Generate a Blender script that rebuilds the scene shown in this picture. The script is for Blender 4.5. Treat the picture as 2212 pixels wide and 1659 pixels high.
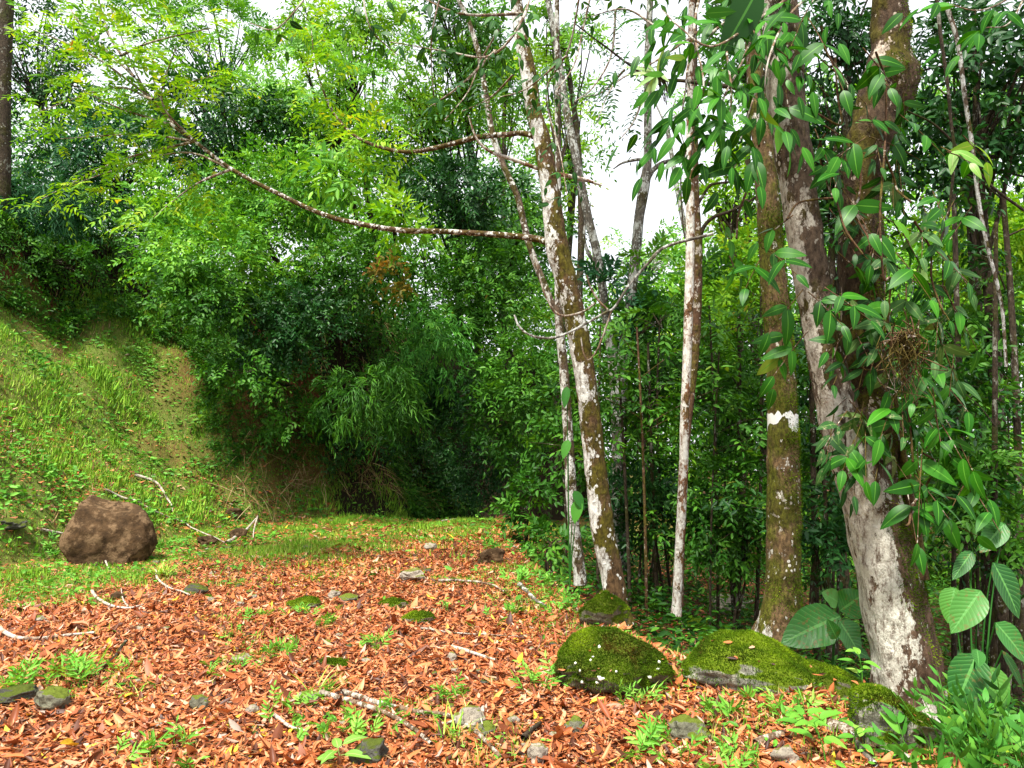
import bpy, math, random
import numpy as np
from mathutils import Vector
R = math.radians
for o in list(bpy.data.objects): bpy.data.objects.remove(o)
S = bpy.context.scene

# ------------------------------------------------------------------ camera, world, sun, exposure
CAMZ, FPX, CX, CY, HOR = 1.5, 1600.0, 1106.0, 829.5, 950.0
TILT = math.atan((HOR - CY) / FPX)
cam = bpy.data.cameras.new('camera'); camo = bpy.data.objects.new('camera', cam); S.collection.objects.link(camo)
cam.lens = 36 * FPX / 2212; cam.sensor_width = 36; cam.clip_end = 500; cam.clip_start = .05
camo.location = (0, 0, CAMZ); camo.rotation_euler = (R(90) + TILT, 0, 0); S.camera = camo
SUN_EL, SUN_AZ = 62, -150      # azimuth measured from +Y clockwise: behind and left of the camera
w = bpy.data.worlds.new('World'); S.world = w; w.use_nodes = True
nt = w.node_tree; nt.nodes.clear()
out = nt.nodes.new('ShaderNodeOutputWorld'); bg = nt.nodes.new('ShaderNodeBackground')
sky = nt.nodes.new('ShaderNodeTexSky'); sky.sky_type = 'NISHITA'; sky.sun_disc = False
sky.sun_elevation = R(SUN_EL); sky.sun_rotation = R(SUN_AZ); sky.dust_density = 4; sky.air_density = 1
mx = nt.nodes.new('ShaderNodeMix'); mx.data_type = 'RGBA'; mx.inputs[0].default_value = .72
mx.inputs[7].default_value = (9.5, 9.6, 9.9, 1)            # high bright cloud
nt.links.new(sky.outputs[0], mx.inputs[6]); nt.links.new(mx.outputs[2], bg.inputs[0])
bg.inputs[1].default_value = .085; nt.links.new(bg.outputs[0], out.inputs[0])
sl = bpy.data.lights.new('sun', 'SUN'); sl.energy = 4.3; sl.angle = R(9); sl.color = (1, .95, .86)
so = bpy.data.objects.new('sun', sl); S.collection.objects.link(so)
sd = Vector((math.sin(R(SUN_AZ)) * math.cos(R(SUN_EL)), math.cos(R(SUN_AZ)) * math.cos(R(SUN_EL)), math.sin(R(SUN_EL))))
so.rotation_euler = sd.to_track_quat('Z', 'Y').to_euler(); so.location = (0, 0, 30)
S.view_settings.view_transform = 'Standard'; S.view_settings.look = 'None'
S.view_settings.exposure = 1.25; S.view_settings.gamma = 1
try:
    S.cycles.max_bounces = 4; S.cycles.diffuse_bounces = 2; S.cycles.transmission_bounces = 3
except Exception: pass

# ------------------------------------------------------------------ pixel helpers (a pixel of the photo at a real depth)
def at(x, y, D):
    u = (x - CX) / FPX; v = (CY - y) / FPX; c, s = math.cos(TILT), math.sin(TILT)
    d = np.array([u, c - s * v, s + c * v]); return np.array([0, 0, CAMZ]) + d * (D / d[1])
def Zc(k):
    ox, oy = {1: (0, 0), 2: (800, 0), 3: (1600, 0), 4: (0, 600), 5: (800, 600), 6: (1600, 600), 7: (0, 1175), 8: (800, 1175), 9: (1600, 1175)}[k]
    return lambda x, y: ((ox + x * .42194) * .8848, (oy + y * .42194) * .8848)

# ------------------------------------------------------------------ noise
def _hash(i, j, k, s):
    h = (i * 374761393 + j * 668265263 + k * 2147483647 + s * 1274126177) & 0xffffffff
    h = ((h ^ (h >> 13)) * 1274126177) & 0xffffffff
    return ((h ^ (h >> 16)) & 0xffffff) / float(0xffffff)
def noise(p, scale=1., seed=0, oct=1):
    p = np.asarray(p, float) * scale; tot = 0; amp = 1; nrm = 0
    for o in range(oct):
        q = np.floor(p).astype(np.int64); f = p - q; f = f * f * (3 - 2 * f); v = 0
        for a in (0, 1):
            for b in (0, 1):
                for c in (0, 1):
                    wt = (f[..., 0] if a else 1 - f[..., 0]) * (f[..., 1] if b else 1 - f[..., 1]) * (f[..., 2] if c else 1 - f[..., 2])
                    v = v + wt * _hash(q[..., 0] + a, q[..., 1] + b, q[..., 2] + c, seed + o)
        tot = tot + v * amp; nrm += amp; amp *= .5; p = p * 2.03
    return tot / nrm * 2 - 1
def n2(x, y, scale, seed=0, oct=1):
    return noise(np.stack([x, y, np.zeros_like(x) + .37], -1), scale, seed, oct)
def sst(a, b, x):
    t = np.clip((x - a) / (b - a), 0, 1); return t * t * (3 - 2 * t)

# ------------------------------------------------------------------ terrain
FOOT = np.array([(-7.4, -8), (-7.0, 2), (-6.4, 7), (-5.9, 9.2), (-5.3, 11), (-4.9, 12.8), (-4.0, 14.0), (-2.9, 14.7), (-2.1, 15.6), (-1.7, 18.), (-.8, 20.5), (1.4, 21.), (3.2, 22.5), (4, 26), (5, 60)], float)
EDGE = np.array([(2.6, -8), (2.3, 2.5), (1.9, 3.6), (1.75, 4.6), (1.0, 5.2), (.72, 6.2), (.45, 7.2), (.2, 8.8), (-.05, 11), (.2, 13.3), (1.0, 15.3), (3, 17), (6, 20), (9, 60)], float)
def sdist(x, y, L):
    best = np.full(x.shape, 1e9); sg = np.ones(x.shape); par = np.zeros(x.shape)
    for i in range(len(L) - 1):
        a, b = L[i], L[i + 1]; e = b - a; l2 = (e ** 2).sum()
        t = np.clip(((x - a[0]) * e[0] + (y - a[1]) * e[1]) / l2, 0, 1)
        dx, dy = x - a[0] - t * e[0], y - a[1] - t * e[1]; d = np.hypot(dx, dy)
        m = d < best - 1e-9; cr = e[0] * (y - a[1]) - e[1] * (x - a[0])
        best = np.where(m, d, best); sg = np.where(m, np.sign(cr), sg); par = np.where(m, i + t, par)
    return best * sg, par           # positive: to the left of the line
def hfun(x, y):
    x = np.asarray(x, float); y = np.asarray(y, float)
    d, par = sdist(x, y, FOOT)
    d = d + .35 * n2(x, y, .7, 3, 2)
    dd = np.maximum(d, 0)
    up = 1.3 * sst(4.6, 5.3, dd + .5 * n2(x, y, .5, 9))
    gentle = .92 * np.minimum(dd, 4.8) + .15 * np.maximum(dd - 4.8, 0) + up - .12 * sst(0, 1, dd)
    steep = .5 * sst(0, .5, dd) + 3.9 * sst(.45, 1.7, dd) + .18 * np.maximum(dd - 1.5, 0)
    wt = sst(5.0, 7.2, par + .35 * np.clip(dd - 1.5, 0, 3) * -1)
    z = np.where(d > 0, gentle * (1 - wt) + steep * wt, 0)
    z = z * (1 + .10 * n2(x, y, .9, 5, 3)) + np.where(d > 0, .38, .0) * n2(x, y, 1.2, 6, 3) * sst(0, .6, dd)
    z = np.minimum(z, 11 + 0 * z)
    e, _ = sdist(x, y, EDGE); ee = np.maximum(-e, 0)
    z = z - np.where(d < .3, 2.6 * (1 - np.exp(-ee * .17)), 0) - .12 * sst(0, .35, ee)
    z = z + .025 * n2(x, y, 2.5, 11, 3) + .05 * n2(x, y, .6, 12)
    z = z - .75 * sst(13.6, 18, y) * sst(-3, -1.6, x)
    return z
def h1(x, y): return float(hfun(np.array([x]), np.array([y]))[0])
def gp(x, y, dmin=2.2, dmax=40):
    Ds = np.concatenate([np.arange(dmin, 8, .03), np.arange(8, dmax, .1)]); p1 = at(x, y, 1.) - [0, 0, CAMZ]
    P = np.array([0, 0, CAMZ]) + p1 * Ds[:, None]; h = hfun(P[:, 0], P[:, 1]); k = np.nonzero(P[:, 2] <= h)[0]
    i = k[0] if len(k) else len(Ds) - 1; p = P[i].copy(); p[2] = h[i]; return p
def seg(a, b, n): return np.concatenate([np.linspace(a, b, n)[:-1]])
xs = np.concatenate([np.linspace(-60, -13, 24)[:-1], np.linspace(-13, -8, 40)[:-1], np.linspace(-8, 4, 190)[:-1], np.linspace(4, 10, 40)[:-1], np.linspace(10, 60, 26)])
ys = np.concatenate([np.linspace(-14, 2, 20)[:-1], np.linspace(2, 19, 240)[:-1], np.linspace(19, 30, 50)[:-1], np.linspace(30, 120, 30)])
XX, YY = np.meshgrid(xs, ys)
ZZ = hfun(XX, YY)

# ------------------------------------------------------------------ mesh + object helpers
COL = S.collection
def mkmesh(name, parts, mat, loc=(0, 0, 0), smooth=True):
    """parts: list of (V, F, rnd, uv)"""
    Vs, loops, starts, tot, rn, uvs = [], [], [], [], [], []; vo = lo = 0
    for p in parts:
        V, F = p[0], p[1]; Vs.append(V); k = F.shape[1]
        loops.append((F + vo).ravel()); starts.append(lo + np.arange(len(F)) * k); tot.append(np.full(len(F), k))
        rn.append(p[2] if len(p) > 2 and p[2] is not None else np.zeros(len(V)))
        uvs.append(p[3] if len(p) > 3 and p[3] is not None else np.zeros((len(V), 2)))
        vo += len(V); lo += F.size
    V = np.concatenate(Vs) - np.asarray(loc, float); L = np.concatenate(loops)
    me = bpy.data.meshes.new(name)
    me.vertices.add(len(V)); me.vertices.foreach_set('co', V.astype(np.float32).ravel())
    me.loops.add(len(L)); me.loops.foreach_set('vertex_index', L.astype(np.int32))
    st = np.concatenate(starts); me.polygons.add(len(st)); me.polygons.foreach_set('loop_start', st.astype(np.int32))
    try: me.polygons.foreach_set('loop_total', np.concatenate(tot).astype(np.int32))
    except Exception: pass
    me.polygons.foreach_set('use_smooth', np.full(len(st), smooth))
    a = me.attributes.new('rnd', 'FLOAT', 'POINT'); a.data.foreach_set('value', np.concatenate(rn).astype(np.float32))
    uv = np.concatenate(uvs); a = me.attributes.new('lu', 'FLOAT', 'POINT'); a.data.foreach_set('value', uv[:, 0].astype(np.float32))
    a = me.attributes.new('lv', 'FLOAT', 'POINT'); a.data.foreach_set('value', uv[:, 1].astype(np.float32))
    me.update(calc_edges=True); me.materials.append(mat); return me
def part(name, parts, mat, parent=None, loc=(0, 0, 0), smooth=True):
    if not parts: return None
    if parent is not None: loc = parent['_b']
    o = bpy.data.objects.new(name, mkmesh(name, parts, mat, loc, smooth)); COL.objects.link(o)
    if parent is not None: o.parent = parent
    else: o.location = loc
    return o
def tag(o, label, cat, group=None):
    o['label'] = label; o['category'] = cat
    if group: o['group'] = group
    return o
EMP = []
def thing(name, loc, label, cat, group=None):
    o = bpy.data.objects.new(name, None); o.empty_display_size = .1; o.location = tuple(loc); COL.objects.link(o)
    o['_b'] = [float(v) for v in loc]; EMP.append(o); return tag(o, label, cat, group)
def rngs(s): return np.random.default_rng(s)
def nrmz(v): return v / np.maximum(np.linalg.norm(v, axis=-1, keepdims=True), 1e-9)

# leaf templates: (t, s, b) and faces
def tmpl_grid(nt_, ns_, prof):
    V, F, UV = [], [], []
    for i in range(nt_ + 1):
        t = i / nt_; wd = prof(t)
        for j in range(-ns_, ns_ + 1): V.append((t, .5 * wd * j / ns_, 0)); UV.append((j / ns_, t))
    m = 2 * ns_ + 1
    for i in range(nt_):
        for j in range(m - 1): F.append((i * m + j, i * m + j + 1, (i + 1) * m + j + 1, (i + 1) * m + j))
    return np.array(V, float), np.array(F), np.array(UV, float)
oval = lambda t: max(.02, math.sin(math.pi * min(1, t ** .8)) ** .75 * (1 - .25 * t)) if 0 < t < 1 else .02
lanc = lambda t: max(.02, math.sin(math.pi * t ** .7) ** .9 * (1.05 - .3 * t)) if 0 < t < 1 else .02
T_FAR = (np.array([(0, 0, 0), (.42, .5, .12), (1, 0, 0), (.42, -.5, .12)], float), np.array([(0, 2, 1), (0, 3, 2)]), np.array([(0, 0), (1, .4), (0, 1), (-1, .4)], float))
T_MID = (np.array([(0, 0, 0), (.28, .46, .1), (.66, .4, .1), (1, 0, 0), (.66, -.4, .1), (.28, -.46, .1), ], float), np.array([(0, 3, 2, 1), (0, 5, 4, 3)]), np.array([(0, 0), (1, .3), (1, .7), (0, 1), (-1, .7), (-1, .3)], float))
T_NEAR = tmpl_grid(9, 3, oval)
T_LANC = tmpl_grid(5, 1, lanc)
T_CURL = tmpl_grid(4, 2, oval)
T_CURL2 = tmpl_grid(2, 1, lambda t: .12 if t < .1 else (1 if t < .9 else .1))
def leaves(P, A, N, L, W, T=T_MID, droop=0., cup=0., rnd=None, wav=0.):
    n = len(P)
    if n == 0: return None
    A = nrmz(A); Sd = nrmz(np.cross(N, A)); N = np.cross(A, Sd)
    L = np.broadcast_to(np.asarray(L, float), (n,)); W = np.broadcast_to(np.asarray(W, float), (n,))
    dr = np.broadcast_to(np.asarray(droop, float), (n,)); cp = np.broadcast_to(np.asarray(cup, float), (n,))
    tv, tf, tuv = T; t, s, b = tv[:, 0], tv[:, 1], tv[:, 2]; k = len(tv)
    off = b[None] * W[:, None] - dr[:, None] * (t ** 2)[None] * L[:, None] + cp[:, None] * (4 * s ** 2)[None] * W[:, None]
    if wav: off = off + wav * W[:, None] * np.sin(t[None] * 14 + np.arange(n)[:, None]) * np.abs(s)[None] * 2
    sq = 1 - .55 * np.clip(np.abs(cp), 0, 1)[:, None] * np.abs(2 * s)[None] ** 2
    V = P[:, None] + A[:, None] * (t[None] * L[:, None])[..., None] + Sd[:, None] * (s[None] * W[:, None] * sq)[..., None] + N[:, None] * off[..., None]
    F = (tf[None] + (np.arange(n) * k)[:, None, None]).reshape(-1, tf.shape[1])
    if rnd is None: rnd = np.random.default_rng(n).random(n)
    return (V.reshape(-1, 3), F, np.repeat(rnd, k), np.tile(tuv, (n, 1)))
def sprays(rg, P, D, N, ln, k, L, W, ang=55, droop=.3, T=T_MID, ldroop=.15, up=0., jit=.25, term=True, rbase=None, taper=.35):
    """k leaves set alternately / in pairs along each spray"""
    n = len(P); D = nrmz(D); Sd = nrmz(np.cross(N, D)); N = np.cross(D, Sd)
    ln = np.broadcast_to(np.asarray(ln, float), (n,))
    t = (np.arange(k) // 2 * 2 + 1.2) / (k + .6); t = np.clip(t + np.where(np.arange(k) % 2, .02, 0), 0, 1); side = np.where(np.arange(k) % 2, 1., -1.)
    if term: side[-1] = 0; t[-1] = 1
    tt = t[None, :, None]
    pos = P[:, None] + D[:, None] * ln[:, None, None] * tt; pos[..., 2] -= droop * (t ** 2)[None] * ln[:, None]
    dirv = D[:, None] + np.zeros((n, k, 1)); dirv[..., 2] -= 2 * droop * t[None]
    dirv = nrmz(dirv)
    a = R(ang) * (1 - .35 * t)
    ax = dirv * np.cos(a * np.abs(side))[None, :, None] + Sd[:, None] * (np.sin(a) * side)[None, :, None]
    ax = ax + jit * rg.normal(size=ax.shape) * .6; ax[..., 2] += up
    nn = N[:, None] + jit * rg.normal(size=ax.shape)
    sz = (.75 + .5 * rg.random((n, k))) * (1 - taper * np.abs(t - .45) * 1.2)[None]
    r = (np.repeat(rg.random(n)[:, None], k, 1) * .5 + .5 * rg.random((n, k))) if rbase is None else np.clip(rbase[:, None] + .3 * rg.random((n, k)), 0, 1)
    return leaves(pos.reshape(-1, 3), ax.reshape(-1, 3), nn.reshape(-1, 3), (L * sz).ravel(), (W * sz).ravel(), T, ldroop, 0, r.ravel())
def catmull(P, n):
    P = np.asarray(P, float); Q = np.vstack([2 * P[0] - P[1], P, 2 * P[-1] - P[-2]]); out_ = []
    m = len(P) - 1
    for u in np.linspace(0, m - 1e-6, n):
        i = int(u); f = u - i; a, b, c, d = Q[i], Q[i + 1], Q[i + 2], Q[i + 3]
        out_.append(.5 * ((2 * b) + (c - a) * f + (2 * a - 5 * b + 4 * c - d) * f * f + (3 * b - a - 3 * c + d) * f ** 3))
    return np.array(out_)
def tube(P, rad, sides=6, n=None, amp=0., nsc=3., seed=0, flute=0., cap=True):
    P = np.asarray(P, float); rad = np.asarray(rad, float)
    Q = np.hstack([P, np.broadcast_to(rad, (len(P),))[:, None]])
    if n is None: n = max(3, len(P) * 3)
    Q = catmull(Q, n) if len(P) > 1 else Q; C, r = Q[:, :3], np.maximum(Q[:, 3], .0004)
    T = nrmz(np.gradient(C, axis=0)); ref = np.array([1., 0, 0]) if abs(T[0][0]) < .8 else np.array([0, 1., 0])
    th = np.linspace(0, 2 * np.pi, sides, endpoint=False); V = []
    for i in range(n):
        ref = ref - T[i] * ref.dot(T[i]); ref /= np.linalg.norm(ref); b = np.cross(T[i], ref)
        rr = r[i] * np.ones(sides)
        if flute: rr = rr * (1 + flute * np.sin(3 * th + seed) + .6 * flute * np.sin(5 * th + 2 * seed + C[i][2]))
        V.append(C[i] + (np.cos(th) * rr)[:, None] * ref + (np.sin(th) * rr)[:, None] * b)
    V = np.array(V)
    if amp:
        nn = V - C[:, None]; V = V + nn * (amp * (noise(V, nsc, seed, 3)))[..., None]
    V = V.reshape(-1, 3); i = np.arange(n - 1)[:, None] * sides; j = np.arange(sides)[None]; j2 = (j + 1) % sides
    F = np.stack([i + j, i + j2, i + sides + j2, i + sides + j], -1).reshape(-1, 4)
    return (V, F)
def bez(a, b, c, n=5):
    t = np.linspace(0, 1, n)[:, None]; return (1 - t) ** 2 * a + 2 * t * (1 - t) * b + t * t * c

# ------------------------------------------------------------------ materials
def mat_new(name):
    m = bpy.data.materials.new(name); m.use_nodes = True; n = m.node_tree; n.nodes.clear(); return m, n
def N_(n, t, **kw):
    x = n.nodes.new(t)
    for k, v in kw.items(): setattr(x, k, v)
    return x
def ramp(n, stops, inp, interp='LINEAR'):
    r = N_(n, 'ShaderNodeValToRGB'); r.color_ramp.interpolation = interp; e = r.color_ramp.elements
    while len(e) < len(stops): e.new(.5)
    for i, (p, c) in enumerate(stops): e[i].position = p; e[i].color = tuple(c) + (1,) if len(c) == 3 else c
    n.links.new(inp, r.inputs[0]); return r
def mixc(n, f, a, b, mode='MIX'):
    m = N_(n, 'ShaderNodeMix'); m.data_type = 'RGBA'; m.blend_type = mode
    for i, v in ((0, f), (6, a), (7, b)):
        if isinstance(v, (int, float)): m.inputs[i].default_value = v
        elif isinstance(v, (tuple, list)): m.inputs[i].default_value = tuple(v) + (1,)
        else: n.links.new(v, m.inputs[i])
    return m.outputs[2]
def mth(n, op, a, b=None, c=None):
    m = N_(n, 'ShaderNodeMath', operation=op)
    for i, v in enumerate((a, b, c)):
        if v is None: continue
        if isinstance(v, (int, float)): m.inputs[i].default_value = v
        else: n.links.new(v, m.inputs[i])
    return m.outputs[0]
def tex(n, co, scale, detail=3, rough=.55, sc=(1, 1, 1)):
    mp = N_(n, 'ShaderNodeMapping'); mp.inputs['Scale'].default_value = sc; n.links.new(co, mp.inputs[0])
    t = N_(n, 'ShaderNodeTexNoise'); t.inputs['Scale'].default_value = scale; t.inputs['Detail'].default_value = detail; t.inputs['Roughness'].default_value = rough
    n.links.new(mp.outputs[0], t.inputs['Vector']); return t.outputs[0]
def leafmat(name, stops, tr=.4, rough=.5, spec=.2, rib=None, spots=None, trc=(1.25, 1.1, .35), side_ribs=0):
    m, n = mat_new(name); o = N_(n, 'ShaderNodeOutputMaterial')
    at_ = N_(n, 'ShaderNodeAttribute', attribute_name='rnd')
    c = ramp(n, stops, at_.outputs['Fac']).outputs[0]
    bsdf = N_(n, 'ShaderNodeBsdfPrincipled'); bsdf.inputs['Roughness'].default_value = rough; bsdf.inputs['Specular IOR Level'].default_value = spec
    if rib is not None:
        lu = N_(n, 'ShaderNodeAttribute', attribute_name='lu').outputs['Fac']; lv = N_(n, 'ShaderNodeAttribute', attribute_name='lv').outputs['Fac']
        au = mth(n, 'ABSOLUTE', lu); f = mth(n, 'LESS_THAN', au, .07)
        if side_ribs:
            q = mth(n, 'FRACT', mth(n, 'SUBTRACT', mth(n, 'MULTIPLY', lv, float(side_ribs)), mth(n, 'MULTIPLY', au, side_ribs * .22)))
            f = mth(n, 'MAXIMUM', f, mth(n, 'MULTIPLY', mth(n, 'LESS_THAN', q, .14), .5))
            bp = N_(n, 'ShaderNodeBump'); bp.inputs['Strength'].default_value = .5; bp.inputs['Distance'].default_value = .004
            n.links.new(mth(n, 'ABSOLUTE', mth(n, 'SUBTRACT', q, .5)), bp.inputs['Height']); n.links.new(bp.outputs[0], bsdf.inputs['Normal'])
        c = mixc(n, f, c, rib)
    if spots:
        co = N_(n, 'ShaderNodeTexCoord').outputs['Object']
        s1 = ramp(n, [(.56, (0, 0, 0)), (.64, (1, 1, 1))], tex(n, co, 45, 4)).outputs[0]
        s2 = ramp(n, [(.45, (0, 0, 0)), (.6, (1, 1, 1))], tex(n, co, 4, 2)).outputs[0]
        c = mixc(n, mth(n, 'MULTIPLY', s1, s2), c, spots)
    n.links.new(c, bsdf.inputs['Base Color'])
    t = N_(n, 'ShaderNodeBsdfTranslucent'); n.links.new(mixc(n, 1., c, trc, 'MULTIPLY'), t.inputs[0])
    ms = N_(n, 'ShaderNodeMixShader'); ms.inputs[0].default_value = tr
    n.links.new(bsdf.outputs[0], ms.inputs[1]); n.links.new(t.outputs[0], ms.inputs[2]); n.links.new(ms.outputs[0], o.inputs[0]); return m
M = {}
M['yellow'] = leafmat('yellow_green_leaf', [(0, (.035, .13, .006)), (.4, (.12, .33, .012)), (.8, (.29, .51, .022)), (.95, (.42, .46, .03)), (1, (.5, .25, .03))], .4)
M['bright'] = leafmat('bright_green_leaf', [(0, (.018, .09, .008)), (.4, (.07, .25, .015)), (.85, (.22, .48, .035)), (1, (.36, .42, .06))], .32)
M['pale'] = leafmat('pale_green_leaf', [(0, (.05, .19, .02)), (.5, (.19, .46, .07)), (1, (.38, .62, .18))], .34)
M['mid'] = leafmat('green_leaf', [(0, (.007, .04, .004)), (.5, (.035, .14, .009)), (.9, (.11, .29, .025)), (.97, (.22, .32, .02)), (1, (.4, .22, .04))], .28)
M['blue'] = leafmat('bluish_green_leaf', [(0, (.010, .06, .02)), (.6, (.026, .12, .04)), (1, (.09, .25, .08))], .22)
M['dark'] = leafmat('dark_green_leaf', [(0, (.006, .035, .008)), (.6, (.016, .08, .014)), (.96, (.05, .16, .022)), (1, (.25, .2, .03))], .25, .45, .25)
M['fern'] = leafmat('fern_green_leaf', [(0, (.03, .14, .02)), (.6, (.07, .27, .03)), (1, (.17, .42, .05))], .3)
M['rusty'] = leafmat('rusty_leaf', [(0, (.09, .12, .02)), (.4, (.2, .18, .03)), (.8, (.36, .16, .03)), (1, (.5, .3, .05))], .4)
M['dry'] = leafmat('dry_grass', [(0, (.12, .07, .03)), (.6, (.28, .18, .08)), (1, (.5, .38, .2))], .25, .8, .1, trc=(1, .9, .7))
M['grass'] = leafmat('grass_blade', [(0, (.09, .24, .015)), (.4, (.20, .42, .03)), (.75, (.36, .55, .06)), (1, (.62, .58, .25))], .3, .5)
M['cover'] = leafmat('groundcover_leaf', [(0, (.04, .15, .015)), (.6, (.12, .36, .03)), (.93, (.2, .44, .06)), (1, (.4, .2, .06))], .25)
M['weed'] = leafmat('weed_leaf', [(0, (.09, .30, .03)), (.6, (.18, .46, .05)), (1, (.34, .56, .1))], .4)
M['litter'] = leafmat('dry_fallen_leaf', [(0, (.03, .012, .008)), (.22, (.13, .036, .012)), (.45, (.31, .085, .026)), (.72, (.48, .160, .050)), (.9, (.56, .25, .11)), (.97, (.56, .36, .25)), (.985, (.3, .24, .2)), (1, (.65, .42, .03))], .12, .5, .3, trc=(1.2, .8, .5))
M['climb'] = leafmat('climber_leaf', [(0, (.010, .06, .004)), (.5, (.020, .12, .006)), (.9, (.055, .24, .012)), (1, (.3, .34, .05))], .3, .42, .2, rib=(.10, .30, .03))
M['climbold'] = leafmat('spotted_climber_leaf', [(0, (.02, .075, .018)), (.6, (.05, .14, .03)), (1, (.16, .2, .05))], .3, .55, .2, rib=(.14, .28, .07), spots=(.35, .33, .18))
M['lime'] = leafmat('lime_leaf', [(0, (.16, .42, .05)), (1, (.32, .56, .12))], .5, .4, .4, rib=(.45, .6, .2))
M['broad'] = leafmat('broad_ribbed_leaf', [(0, (.02, .11, .02)), (.6, (.045, .20, .03)), (1, (.12, .34, .05))], .4, .42, .4, rib=(.12, .36, .08), side_ribs=11, spots=(.16, .14, .03))
M['sil'] = leafmat('silhouette_leaf', [(0, (.008, .04, .006)), (.7, (.018, .085, .010)), (1, (.06, .20, .02))], .28, .45, .2, rib=(.06, .2, .03))  # leaf tone darkened to stand in for backlit silhouettes
M['mossblade'] = leafmat('moss_blade', [(0, (.09, .06, .012)), (.25, (.03, .065, .005)), (.6, (.09, .17, .007)), (1, (.26, .38, .014))], .35, .9, .05)
M['straw'] = leafmat('pale_strap_leaf', [(0, (.22, .4, .12)), (1, (.4, .55, .25))], .4, .4, .3)

def barkmat(name, bark, moss, lich, mossamt, lichamt, bias=0., lscale=6, mscale=3, dots=.5, stretch=.6):
    m, n = mat_new(name); o = N_(n, 'ShaderNodeOutputMaterial'); b = N_(n, 'ShaderNodeBsdfPrincipled'); n.links.new(b.outputs[0], o.inputs[0])
    b.inputs['Roughness'].default_value = .85; b.inputs['Specular IOR Level'].default_value = .15
    tc = N_(n, 'ShaderNodeTexCoord'); co = tc.outputs['Object']
    fine = tex(n, co, 38, 6, .7, (1, 1, .45)); med = tex(n, co, 11, 5, .6, (1, 1, .5))
    fs = ramp(n, [(.36, (0, 0, 0)), (.64, (1, 1, 1))], fine).outputs[0]; ms2 = ramp(n, [(.35, (0, 0, 0)), (.65, (1, 1, 1))], med).outputs[0]
    base = mixc(n, fs, tuple(v * .30 for v in bark), tuple(v * 1.45 for v in bark)); base = mixc(n, mth(n, 'MULTIPLY', ms2, .55), base, tuple(v * .35 for v in bark))
    ms = tex(n, co, mscale, 6, .62, (1, 1, .7))
    mo = ramp(n, [(.62 - mossamt * .3, (0, 0, 0)), (.70 - mossamt * .3, (1, 1, 1))], ms).outputs[0]
    mc = mixc(n, fs, tuple(v * .25 for v in moss), tuple(v * 1.45 for v in moss)); mc = mixc(n, mth(n, 'MULTIPLY', ms2, .5), mc, (.05, .028, .01))
    c = mixc(n, mo, base, mc)
    sep = N_(n, 'ShaderNodeSeparateXYZ'); n.links.new(tc.outputs['Normal'], sep.inputs[0])
    ln_ = tex(n, co, lscale, 9, .72, (1, 1, stretch)); ln2 = mth(n, 'ADD', ln_, mth(n, 'MULTIPLY', sep.outputs[0], -bias))
    ln2 = mth(n, 'SUBTRACT', ln2, mth(n, 'MULTIPLY', mo, .05))
    le = ramp(n, [(.60 - lichamt * .25, (0, 0, 0)), (.615 - lichamt * .25, (1, 1, 1))], ln2).outputs[0]
    vo = N_(n, 'ShaderNodeTexVoronoi'); vo.inputs['Scale'].default_value = 22; n.links.new(co, vo.inputs['Vector'])
    dd = mth(n, 'MULTIPLY', mth(n, 'LESS_THAN', vo.outputs['Distance'], .33), mth(n, 'GREATER_THAN', med, .62 - dots * .12))
    lc = mixc(n, tex(n, co, 20, 5, .7), tuple(v * .62 for v in lich), tuple(min(.9, v * 1.18) for v in lich))
    lc = mixc(n, ramp(n, [(.47, (0, 0, 0)), (.60, (.9, .9, .9))], tex(n, co, 24, 7, .85, (1, 1, .4))).outputs[0], lc, tuple(v * .8 for v in bark))
    c = mixc(n, mth(n, 'MAXIMUM', le, dd) if dots else le, c, lc)
    n.links.new(c, b.inputs['Base Color'])
    bp = N_(n, 'ShaderNodeBump'); bp.inputs['Strength'].default_value = .8; bp.inputs['Distance'].default_value = .02
    hh = mth(n, 'ADD', mth(n, 'ADD', fine, med), mth(n, 'MULTIPLY', mo, .5)); n.links.new(hh, bp.inputs['Height']); n.links.new(bp.outputs[0], b.inputs['Normal']); return m
B = {}
B['main'] = barkmat('mossy_white_bark', (.11, .065, .03), (.085, .075, .008), (.66, .67, .62), .55, .30, .09, 4.5, 3.2, .55)
B['thin'] = barkmat('speckled_bark', (.12, .085, .055), (.07, .065, .015), (.6, .61, .56), .4, .45, .05, 9, 5, .9)
B['pale'] = barkmat('pale_blotched_bark', (.20, .10, .05), (.15, .09, .03), (.66, .65, .58), .3, .60, .05, 7, 5, .3)
B['brown'] = barkmat('red_brown_bark', (.12, .065, .035), (.10, .08, .015), (.5, .46, .38), .5, .12, 0, 7, 4, .3)
B['moss'] = barkmat('moss_covered_bark', (.15, .095, .045), (.085, .09, .01), (.58, .57, .5), .58, .12, .02, 3.6, 2.8, .1, .8)
B['big'] = barkmat('pinkish_lichen_bark', (.13, .08, .05), (.06, .055, .01), (.66, .64, .55), .33, .46, .10, 4.5, 3.5, .3, .5)
B['bigl'] = barkmat('mottled_red_brown_bark', (.12, .085, .058), (.06, .055, .01), (.50, .47, .40), .35, .26, .12, 5, 3.5, .5, .5)
B['bigr'] = barkmat('dark_red_mossy_bark', (.078, .050, .030), (.07, .062, .007), (.5, .42, .33), .5, .14, 0, 6, 4, .25)
B['grey'] = barkmat('grey_speckled_bark', (.14, .125, .10), (.09, .09, .04), (.5, .52, .48), .2, .35, 0, 9, 4, .9)
B['dark'] = barkmat('dark_bark', (.055, .04, .025), (.035, .04, .01), (.25, .25, .2), .4, .1, 0, 7, 4, .3)
B['twig'] = barkmat('twig_bark', (.20, .13, .08), (.12, .1, .04), (.5, .47, .4), .2, .4, 0, 16, 9, .3)
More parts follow.
